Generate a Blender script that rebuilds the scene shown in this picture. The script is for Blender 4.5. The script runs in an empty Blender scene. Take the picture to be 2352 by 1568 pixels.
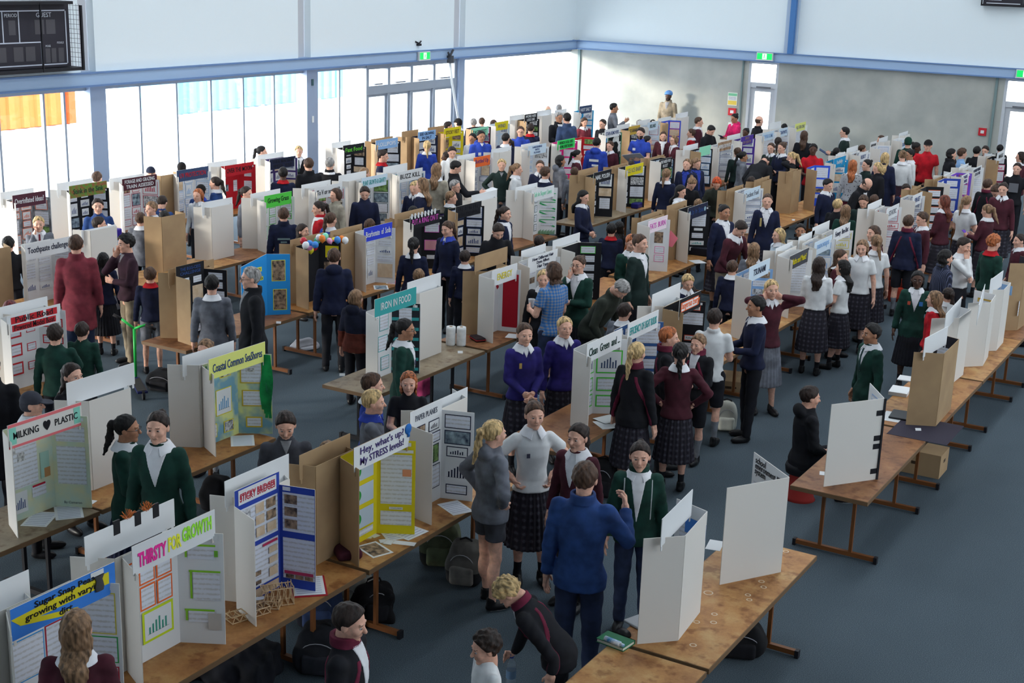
import bpy, math, random
import numpy as np
from mathutils import Vector, Matrix, Euler
random.seed(7); rng = np.random.default_rng(7)
S = bpy.context.scene
COL = S.collection
# ---------------------------------------------------------------- camera
FPX, PITCH, ROLL, YAW, HC = 3156.7, 0.270156, 0.033061, 0.528498, 5.2
cp, sp = math.cos(PITCH), math.sin(PITCH)
FWD = np.array([-math.sin(YAW)*cp, math.cos(YAW)*cp, -sp])
_r = np.array([math.cos(YAW), math.sin(YAW), 0.0]); _u = np.cross(_r, FWD)
RGT = math.cos(ROLL)*_r + math.sin(ROLL)*_u
UPV = -math.sin(ROLL)*_r + math.cos(ROLL)*_u
cam = bpy.data.cameras.new('camera'); cam_o = bpy.data.objects.new('camera', cam); COL.objects.link(cam_o)
cam.sensor_width = 36.0; cam.lens = 36.0*FPX/2352.0; cam.clip_end = 300
m = Matrix.Identity(4)
for i in range(3):
    m[i][0], m[i][1], m[i][2] = RGT[i], UPV[i], -FWD[i]
m[2][3] = HC
cam_o.matrix_world = m
S.camera = cam_o
def ray(x, y): return FWD + (x-1176)/FPX*RGT - (y-784)/FPX*UPV
def at(x, y, z):
    d = ray(x, y); return np.array([0, 0, HC]) + (z-HC)/d[2]*d
def at_x(x, y, X):
    d = ray(x, y); return np.array([0, 0, HC]) + X/d[0]*d
def at_y(x, y, Y):
    d = ray(x, y); return np.array([0, 0, HC]) + Y/d[1]*d
# ---------------------------------------------------------------- world and light
S.view_settings.view_transform = 'Standard'; S.view_settings.look = 'None'
S.view_settings.gamma = 1.0; S.view_settings.use_curve_mapping = False
S.view_settings.exposure = 0.18
W = bpy.data.worlds.new('sky'); S.world = W; W.use_nodes = True
bg = W.node_tree.nodes['Background']; bg.inputs[0].default_value = (0.86, 0.93, 1.0, 1); bg.inputs[1].default_value = 7.5
def area(name, loc, rot, sx, sy, power, col, portal=False):
    l = bpy.data.lights.new(name, 'AREA'); l.shape = 'RECTANGLE'; l.size = sx; l.size_y = sy
    l.energy = power; l.color = col
    if portal: l.cycles.is_portal = True
    o = bpy.data.objects.new(name, l); COL.objects.link(o); o.location = loc; o.rotation_euler = rot
    return o
for (y0, y1) in ((-6, 5.8), (6, 11.8), (12.0, 17.6), (18.0, 23.8), (24.1, 29.9), (30.1, 36)):
    area('window_daylight', (-19.6, (y0+y1)/2, 1.45), (0, math.radians(-90), 0), 2.7, y1-y0, 0, (1, 1, 1), True)
# unseen fill lights added overhead, and one for windows assumed in the right wall
for x in (-15.5, -9.5, -3.5):
    area('overhead_fill', (x, 22, 8.85), (0, 0, 0), 1.2, 24, 430, (0.92, 0.96, 1.0))
area('unseen_window_fill', (5.9, 18, 5.6), (0, math.radians(90), 0), 4.0, 30, 900, (0.92, 0.96, 1.0))
sun = bpy.data.lights.new('low_sun', 'SUN'); sun.energy = 5.0; sun.angle = math.radians(9); sun.color = (1.0, 0.93, 0.80)
sun_o = bpy.data.objects.new('low_sun', sun); COL.objects.link(sun_o); sun_o.rotation_euler = Vector((0.66, 0.74, -0.16)).to_track_quat('-Z', 'Y').to_euler()
# ---------------------------------------------------------------- materials
def lin(c):
    return tuple((v/255/12.92 if v/255 <= 0.04045 else ((v/255+0.055)/1.055)**2.4) for v in c)
RGB = dict(white=(226,228,230), pale=(205,222,236), w=(232,233,238), black=(26,27,33), k=(20,20,25), navy=(28,34,62),
 dark=(27,28,36), grey=(112,116,126), g=(110,112,118), dgrey=(70,72,80), green=(26,62,54), dgreen=(30,48,46), blue=(44,72,128), royal=(46,72,170),
 indigo=(44,38,110), maroon=(78,34,46), M=(110,36,60), plum=(62,40,54), wine=(128,52,64), red=(190,26,40), r=(185,26,36), pink=(225,40,110),
 b=(50,70,170), y=(225,180,50), khaki=(150,138,118), jeans=(44,54,82), beige=(168,160,145), tartan=(42,38,50), purple=(70,55,115), slate=(60,78,112),
 sky=(140,180,225), olive=(52,58,50), duo=(30,34,54), pin=(52,56,78), check=(78,116,160), speckle=(160,164,168),
 card=(176,148,112), dmaroon=(86,44,58), orange=(240,110,50), crimson=(190,40,62), cyan=(30,150,205), yellow=(226,208,30), yellow2=(228,232,130),
 mint=(150,225,190), green2=(80,200,70), limeg=(50,220,100), lime=(110,210,60), teal=(60,165,165), tan=(150,125,105), brown=(150,95,60), gold=(200,165,70),
 magenta=(225,40,140), purple2=(78,50,150), purple3=(120,80,200), blue2=(48,66,205), blue4=(50,90,215), blue5=(60,100,160), bluey=(60,130,220),
 aqua2=(205,220,215), milkh=(226,222,216), seaside=(190,210,190), grass=(90,160,70), zebra=(220,222,222), pinkh=(240,222,232), pink2=(215,90,190), pink3=(225,120,170), spots=(232,236,232),
 redf=(200,40,50), redp=(150,22,38), neon=(240,60,150), multi=(90,170,90), metal=(170,172,176), wood=(176,112,60))
MC = {}
def node(nt, t, **kw):
    n = nt.nodes.new(t)
    for k, v in kw.items():
        if k in n.inputs.keys(): n.inputs[k].default_value = v
        else: setattr(n, k, v)
    return n
def base(name):
    mt = bpy.data.materials.new(name); mt.use_nodes = True
    nt = mt.node_tree; b = nt.nodes['Principled BSDF']; b.inputs['Specular IOR Level'].default_value = 0.3
    return mt, nt, b
def ramp(nt, fac, stops):
    r = nt.nodes.new('ShaderNodeValToRGB'); e = r.color_ramp.elements
    while len(e) < len(stops): e.new(0.5)
    for el, (p, c) in zip(e, stops): el.position = p; el.color = (*c, 1)
    nt.links.new(fac, r.inputs[0]); return r
def col_of(c, g=1.0):
    if isinstance(c, str): c = RGB[c]
    return tuple(min(0.95, v*g) for v in lin(c))
def plain(c, rough=0.75, g=1.0, name='paint'):
    key = ('p', c, rough, g)
    if key not in MC:
        mt, nt, b = base(name); b.inputs['Base Color'].default_value = (*col_of(c, g), 1); b.inputs['Roughness'].default_value = rough
        MC[key] = mt
    return MC[key]
def noisy(c1, c2, scale, rough=0.8, g=1.0, detail=4, name='mottled', coord='Object', lo=0.35, hi=0.65, bump=0.0, stretch=(1,1,1)):
    key = ('n', c1, c2, scale, rough, g, coord, stretch)
    if key not in MC:
        mt, nt, b = base(name); tc = nt.nodes.new('ShaderNodeTexCoord'); mp = nt.nodes.new('ShaderNodeMapping')
        mp.inputs['Scale'].default_value = stretch
        if coord == 'World': gp = nt.nodes.new('ShaderNodeNewGeometry'); nt.links.new(gp.outputs['Position'], mp.inputs[0])
        else: nt.links.new(tc.outputs[coord], mp.inputs[0])
        n = node(nt, 'ShaderNodeTexNoise', Scale=scale, Detail=detail); nt.links.new(mp.outputs[0], n.inputs['Vector'])
        r = ramp(nt, n.outputs[0], [(lo, col_of(c1, g)), (hi, col_of(c2, g))]); nt.links.new(r.outputs[0], b.inputs['Base Color'])
        b.inputs['Roughness'].default_value = rough
        if bump:
            bp = node(nt, 'ShaderNodeBump', Strength=bump, Distance=0.01); nt.links.new(n.outputs[0], bp.inputs['Height']); nt.links.new(bp.outputs[0], b.inputs['Normal'])
        MC[key] = mt
    return MC[key]
def shade(c, f):
    if isinstance(c, str): c = RGB[c]
    return tuple(int(max(0, min(255, v*f))) for v in c)
CG = 0.95
def cloth(c):
    if c in ('check', 'speckle', 'pin', 'tartan'): return pattern(c)
    lum = sum(RGB[c] if isinstance(c, str) else c)/3
    return noisy(shade(c, 0.96 if lum > 180 else 0.86), shade(c, 1.03 if lum > 180 else 1.1), 9, 0.9, CG, 3, 'cloth_'+str(c), bump=0.35)
def hairmat(c):
    return noisy(shade(c, 0.6), shade(c, 1.2), 14, 0.6, 0.95, 5, 'hair_strands', bump=0.8, stretch=(3,3,0.5))
def pattern(c):
    key = ('pat', c)
    if key in MC: return MC[key]
    mt, nt, b = base('woven_'+c); tc = nt.nodes.new('ShaderNodeTexCoord'); b.inputs['Roughness'].default_value = 0.9
    if c in ('tartan', 'check', 'pin'):
        w1 = node(nt, 'ShaderNodeTexWave', Scale={'tartan':5.0,'check':9.0,'pin':14.0}[c], bands_direction='X')
        w2 = node(nt, 'ShaderNodeTexWave', Scale={'tartan':5.0,'check':9.0,'pin':14.0}[c], bands_direction='Z')
        nt.links.new(tc.outputs['Object'], w1.inputs[0]); nt.links.new(tc.outputs['Object'], w2.inputs[0])
        ma = node(nt, 'ShaderNodeMath', operation='ADD'); nt.links.new(w1.outputs[1], ma.inputs[0])
        if c == 'pin': ma.inputs[1].default_value = 0.0
        else: nt.links.new(w2.outputs[1], ma.inputs[1])
        cc = {'tartan': [(0.5, (32,30,38)), (0.9, (42,38,48)), (1.0, (58,58,68))], 'check': [(0.1, (48,92,150)), (0.8, (84,124,170)), (1.0, (140,130,130))], 'pin': [(0.1, (34,38,54)), (0.85, (48,52,72)), (0.95, (92,98,124))]}[c]
        if c != 'pin':
            hf = node(nt, 'ShaderNodeMath', operation='MULTIPLY'); nt.links.new(ma.outputs[0], hf.inputs[0]); hf.inputs[1].default_value = 0.6; src = hf.outputs[0]
        else: src = ma.outputs[0]
        r = ramp(nt, src, [(p, col_of(x, 1.2)) for p, x in cc])
    else:
        v = node(nt, 'ShaderNodeTexVoronoi', Scale=22.0); nt.links.new(tc.outputs['Object'], v.inputs[0])
        r = ramp(nt, v.outputs[0], [(0.15, col_of((40,42,48))), (0.35, col_of((168,170,174)))])
    nt.links.new(r.outputs[0], b.inputs['Base Color']); MC[key] = mt; return mt
def printed(ink=(70,72,90), freq=55.0):
    key = ('print', ink, freq)
    if key in MC: return MC[key]
    mt, nt, b = base('printed_paper'); tc = nt.nodes.new('ShaderNodeTexCoord')
    w = node(nt, 'ShaderNodeTexWave', Scale=freq/6.28, bands_direction='Y'); n = node(nt, 'ShaderNodeTexNoise', Scale=45.0)
    w.inputs['Distortion'].default_value = 0.0
    nt.links.new(tc.outputs['Object'], w.inputs[0]); nt.links.new(tc.outputs['Object'], n.inputs['Vector'])
    ma = node(nt, 'ShaderNodeMath', operation='MULTIPLY'); nt.links.new(w.outputs[1], ma.inputs[0]); nt.links.new(n.outputs[0], ma.inputs[1])
    r = ramp(nt, ma.outputs[0], [(0.25, col_of((222,226,236))), (0.5, col_of(tuple((a+5*226)//6 for a in ink)))])
    nt.links.new(r.outputs[0], b.inputs['Base Color']); b.inputs['Roughness'].default_value = 0.7; MC[key] = mt; return mt
PAPER = None
# ---------------------------------------------------------------- object helpers
def tag(o, label=None, cat=None, group=None, kind=None):
    if label: o['label'] = label
    if cat: o['category'] = cat
    if group: o['group'] = group
    if kind: o['kind'] = kind
    return o
def empty(name, loc=(0,0,0), rz=0, s=1, label=None, cat=None, group=None):
    o = bpy.data.objects.new(name, None); COL.objects.link(o); o.location = loc; o.rotation_euler = (0,0,rz); o.scale = (s,s,s); o.empty_display_size = 0.1
    return tag(o, label, cat, group)
def mesh_np(name, V, F, mats, mi=None, smooth=True):
    """V (n,3), F list of int arrays (m,k) per polygon size"""
    me = bpy.data.meshes.new(name)
    V = np.asarray(V, np.float32)
    if isinstance(F, np.ndarray): F = [F]
    nl = sum(f.size for f in F); nf = sum(len(f) for f in F)
    me.vertices.add(len(V)); me.vertices.foreach_set('co', V.ravel())
    me.loops.add(nl); me.loops.foreach_set('vertex_index', np.concatenate([f.ravel() for f in F]).astype(np.int32))
    me.polygons.add(nf)
    sizes = np.concatenate([np.full(len(f), f.shape[1], np.int32) for f in F]); st = np.concatenate([[0], np.cumsum(sizes)[:-1]]).astype(np.int32)
    me.polygons.foreach_set('loop_start', st); me.polygons.foreach_set('loop_total', sizes)
    if mi is not None: me.polygons.foreach_set('material_index', np.asarray(mi, np.int32))
    me.polygons.foreach_set('use_smooth', np.full(nf, smooth, bool))
    for mt in mats: me.materials.append(mt)
    me.update(calc_edges=True); me.validate(); return me
def link(name, me, parent=None, loc=None, M=None):
    o = bpy.data.objects.new(name, me); COL.objects.link(o)
    if parent is not None: o.parent = parent
    if M is not None: o.matrix_basis = M
    elif loc is not None: o.location = loc
    return o
class MB:
    """collects boxes, bars and tubes into one mesh"""
    def __init__(s): s.v = []; s.f = []; s.m = []
    def poly(s, pts, faces, mi=0):
        n = len(s.v); s.v += [tuple(p) for p in pts]
        for f in faces: s.f.append([n+i for i in f]); s.m.append(mi)
        return s
    def box(s, x0, y0, z0, x1, y1, z1, mi=0):
        p = [(x0,y0,z0),(x1,y0,z0),(x1,y1,z0),(x0,y1,z0),(x0,y0,z1),(x1,y0,z1),(x1,y1,z1),(x0,y1,z1)]
        return s.poly(p, [(0,3,2,1),(4,5,6,7),(0,1,5,4),(1,2,6,5),(2,3,7,6),(3,0,4,7)], mi)
    def obox(s, c, ax, ay, az, mi=0):
        c, ax, ay, az = map(np.asarray, (c, ax, ay, az)); p = []
        for k in (-1, 1):
            for i, j in ((-1,-1),(1,-1),(1,1),(-1,1)): p.append(c+i*ax+j*ay+k*az)
        return s.poly(p, [(0,3,2,1),(4,5,6,7),(0,1,5,4),(1,2,6,5),(2,3,7,6),(3,0,4,7)], mi)
    def tube(s, pts, r, n=8, mi=0, caps=True):
        pts = [np.asarray(p, float) for p in pts]; R = r if hasattr(r, '__len__') else [r]*len(pts); rings = []
        for i, p in enumerate(pts):
            d = pts[min(i+1, len(pts)-1)]-pts[max(i-1, 0)]; d = d/np.linalg.norm(d)
            a = np.cross(d, (0,0,1) if abs(d[2]) < 0.9 else (1,0,0)); a /= np.linalg.norm(a); b = np.cross(d, a)
            rings.append([p+R[i]*(math.cos(t)*a+math.sin(t)*b) for t in np.arange(n)*2*math.pi/n])
        V = [q for rg in rings for q in rg]; F = []
        for i in range(len(pts)-1):
            for j in range(n): F.append((i*n+j, i*n+(j+1)%n, (i+1)*n+(j+1)%n, (i+1)*n+j))
        if caps: F.append(tuple(range(n-1,-1,-1))); F.append(tuple((len(pts)-1)*n+j for j in range(n)))
        return s.poly(V, F, mi)
    def lathe(s, prof, c=(0,0,0), n=16, mi=0):
        V = []; F = []
        for r, z in prof:
            for j in range(n): V.append((c[0]+r*math.cos(j*2*math.pi/n), c[1]+r*math.sin(j*2*math.pi/n), c[2]+z))
        for i in range(len(prof)-1):
            for j in range(n): F.append((i*n+j, i*n+(j+1)%n, (i+1)*n+(j+1)%n, (i+1)*n+j))
        return s.poly(V, F, mi)
    def build(s, name, mats, parent=None, smooth=False, loc=None, M=None):
        me = bpy.data.meshes.new(name); me.from_pydata(s.v, [], s.f)
        if not isinstance(mats, (list, tuple)): mats = [mats]
        for mt in mats: me.materials.append(mt)
        for p, k in zip(me.polygons, s.m): p.material_index = k; p.use_smooth = smooth
        me.update(); return link(name, me, parent, loc, M)
def slot(o, mats):
    for i, mt in enumerate(mats):
        if mt is not None and i < len(o.material_slots): o.material_slots[i].link = 'OBJECT'; o.material_slots[i].material = mt
# ---------------------------------------------------------------- implicit surfaces
def cone(P, a, b, ra, rb):
    a = np.asarray(a, np.float32); b = np.asarray(b, np.float32); ab = b-a; t = np.clip(((P-a)@ab)/max(1e-9, ab@ab), 0, 1)
    return np.linalg.norm(P-a-t[..., None]*ab, axis=-1)-(ra+(rb-ra)*t)
def ell(P, c, r):
    r = np.asarray(r, np.float32); q = (P-np.asarray(c, np.float32)); k0 = np.linalg.norm(q/r, axis=-1); k1 = np.linalg.norm(q/(r*r), axis=-1)+1e-9
    return k0*(k0-1)/k1
def smin(a, b, k=0.02):
    h = np.clip(0.5+0.5*(b-a)/k, 0, 1); return b+(a-b)*h-k*h*(1-h)
def smax(a, b, k=0.01): return -smin(-a, -b, k)
def loft(P, prof, cx=0, cy=0, pleat=0):
    pr = np.array(prof, np.float32); z = P[..., 2]; w = np.interp(z, pr[:, 0], pr[:, 1]); d = np.interp(z, pr[:, 0], pr[:, 2])
    x = P[..., 0]-cx; y = P[..., 1]-cy
    if pleat: w = w*(1+pleat*np.sin(np.arctan2(y, x)*26)); d = d*(1+pleat*np.sin(np.arctan2(y, x)*26))
    f = (np.sqrt((x/w)**2+(y/d)**2)-1)*np.minimum(w, d)
    return np.maximum(f, np.maximum(z-pr[-1, 0], pr[0, 0]-z))
def nets(f, lo, hi, h):
    lo = np.asarray(lo, np.float32); n = np.ceil((np.asarray(hi)-lo)/h).astype(int)+1
    g = np.stack(np.meshgrid(*[lo[i]+h*np.arange(n[i], dtype=np.float32) for i in range(3)], indexing='ij'), -1)
    Fv = f(g).astype(np.float32); Fv[Fv == 0] = 1e-6
    Fv[0] = Fv[-1] = 1; Fv[:, 0] = Fv[:, -1] = 1; Fv[:, :, 0] = Fv[:, :, -1] = 1
    ins = Fv < 0; nc = n-1
    acc = np.zeros((*nc, 3), np.float32); cnt = np.zeros(nc, np.float32); quads = []; crosses = []
    for ax in range(3):
        s0 = [slice(None)]*3; s1 = [slice(None)]*3; s0[ax] = slice(0, -1); s1[ax] = slice(1, None)
        a, b = Fv[tuple(s0)], Fv[tuple(s1)]; cr = ins[tuple(s0)] != ins[tuple(s1)]
        I = np.argwhere(cr)
        if not len(I): continue
        av = a[cr]; bv = b[cr]; t = av/(av-bv); pos = I.astype(np.float32); pos[:, ax] += t
        o1, o2 = [k for k in range(3) if k != ax]
        for d1 in (0, -1):
            for d2 in (0, -1):
                J = I.copy(); J[:, o1] += d1; J[:, o2] += d2
                np.add.at(acc, (J[:, 0], J[:, 1], J[:, 2]), pos); np.add.at(cnt, (J[:, 0], J[:, 1], J[:, 2]), 1)
        crosses.append((ax, o1, o2, I, av < 0))
    mask = cnt > 0; idx = np.full(nc, -1, np.int64); idx[mask] = np.arange(mask.sum())
    V = lo+h*(acc[mask]/cnt[mask][:, None])
    for ax, o1, o2, I, neg in crosses:
        def c(d1, d2):
            J = I.copy(); J[:, o1] += d1; J[:, o2] += d2; return idx[J[:, 0], J[:, 1], J[:, 2]]
        q = np.stack([c(-1, -1), c(0, -1), c(0, 0), c(-1, 0)], 1)
        flip = neg if ax != 1 else ~neg
        q[~flip] = q[~flip][:, ::-1]; quads.append(q)
    return V, (np.concatenate(quads) if quads else np.zeros((0, 4), int))
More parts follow.
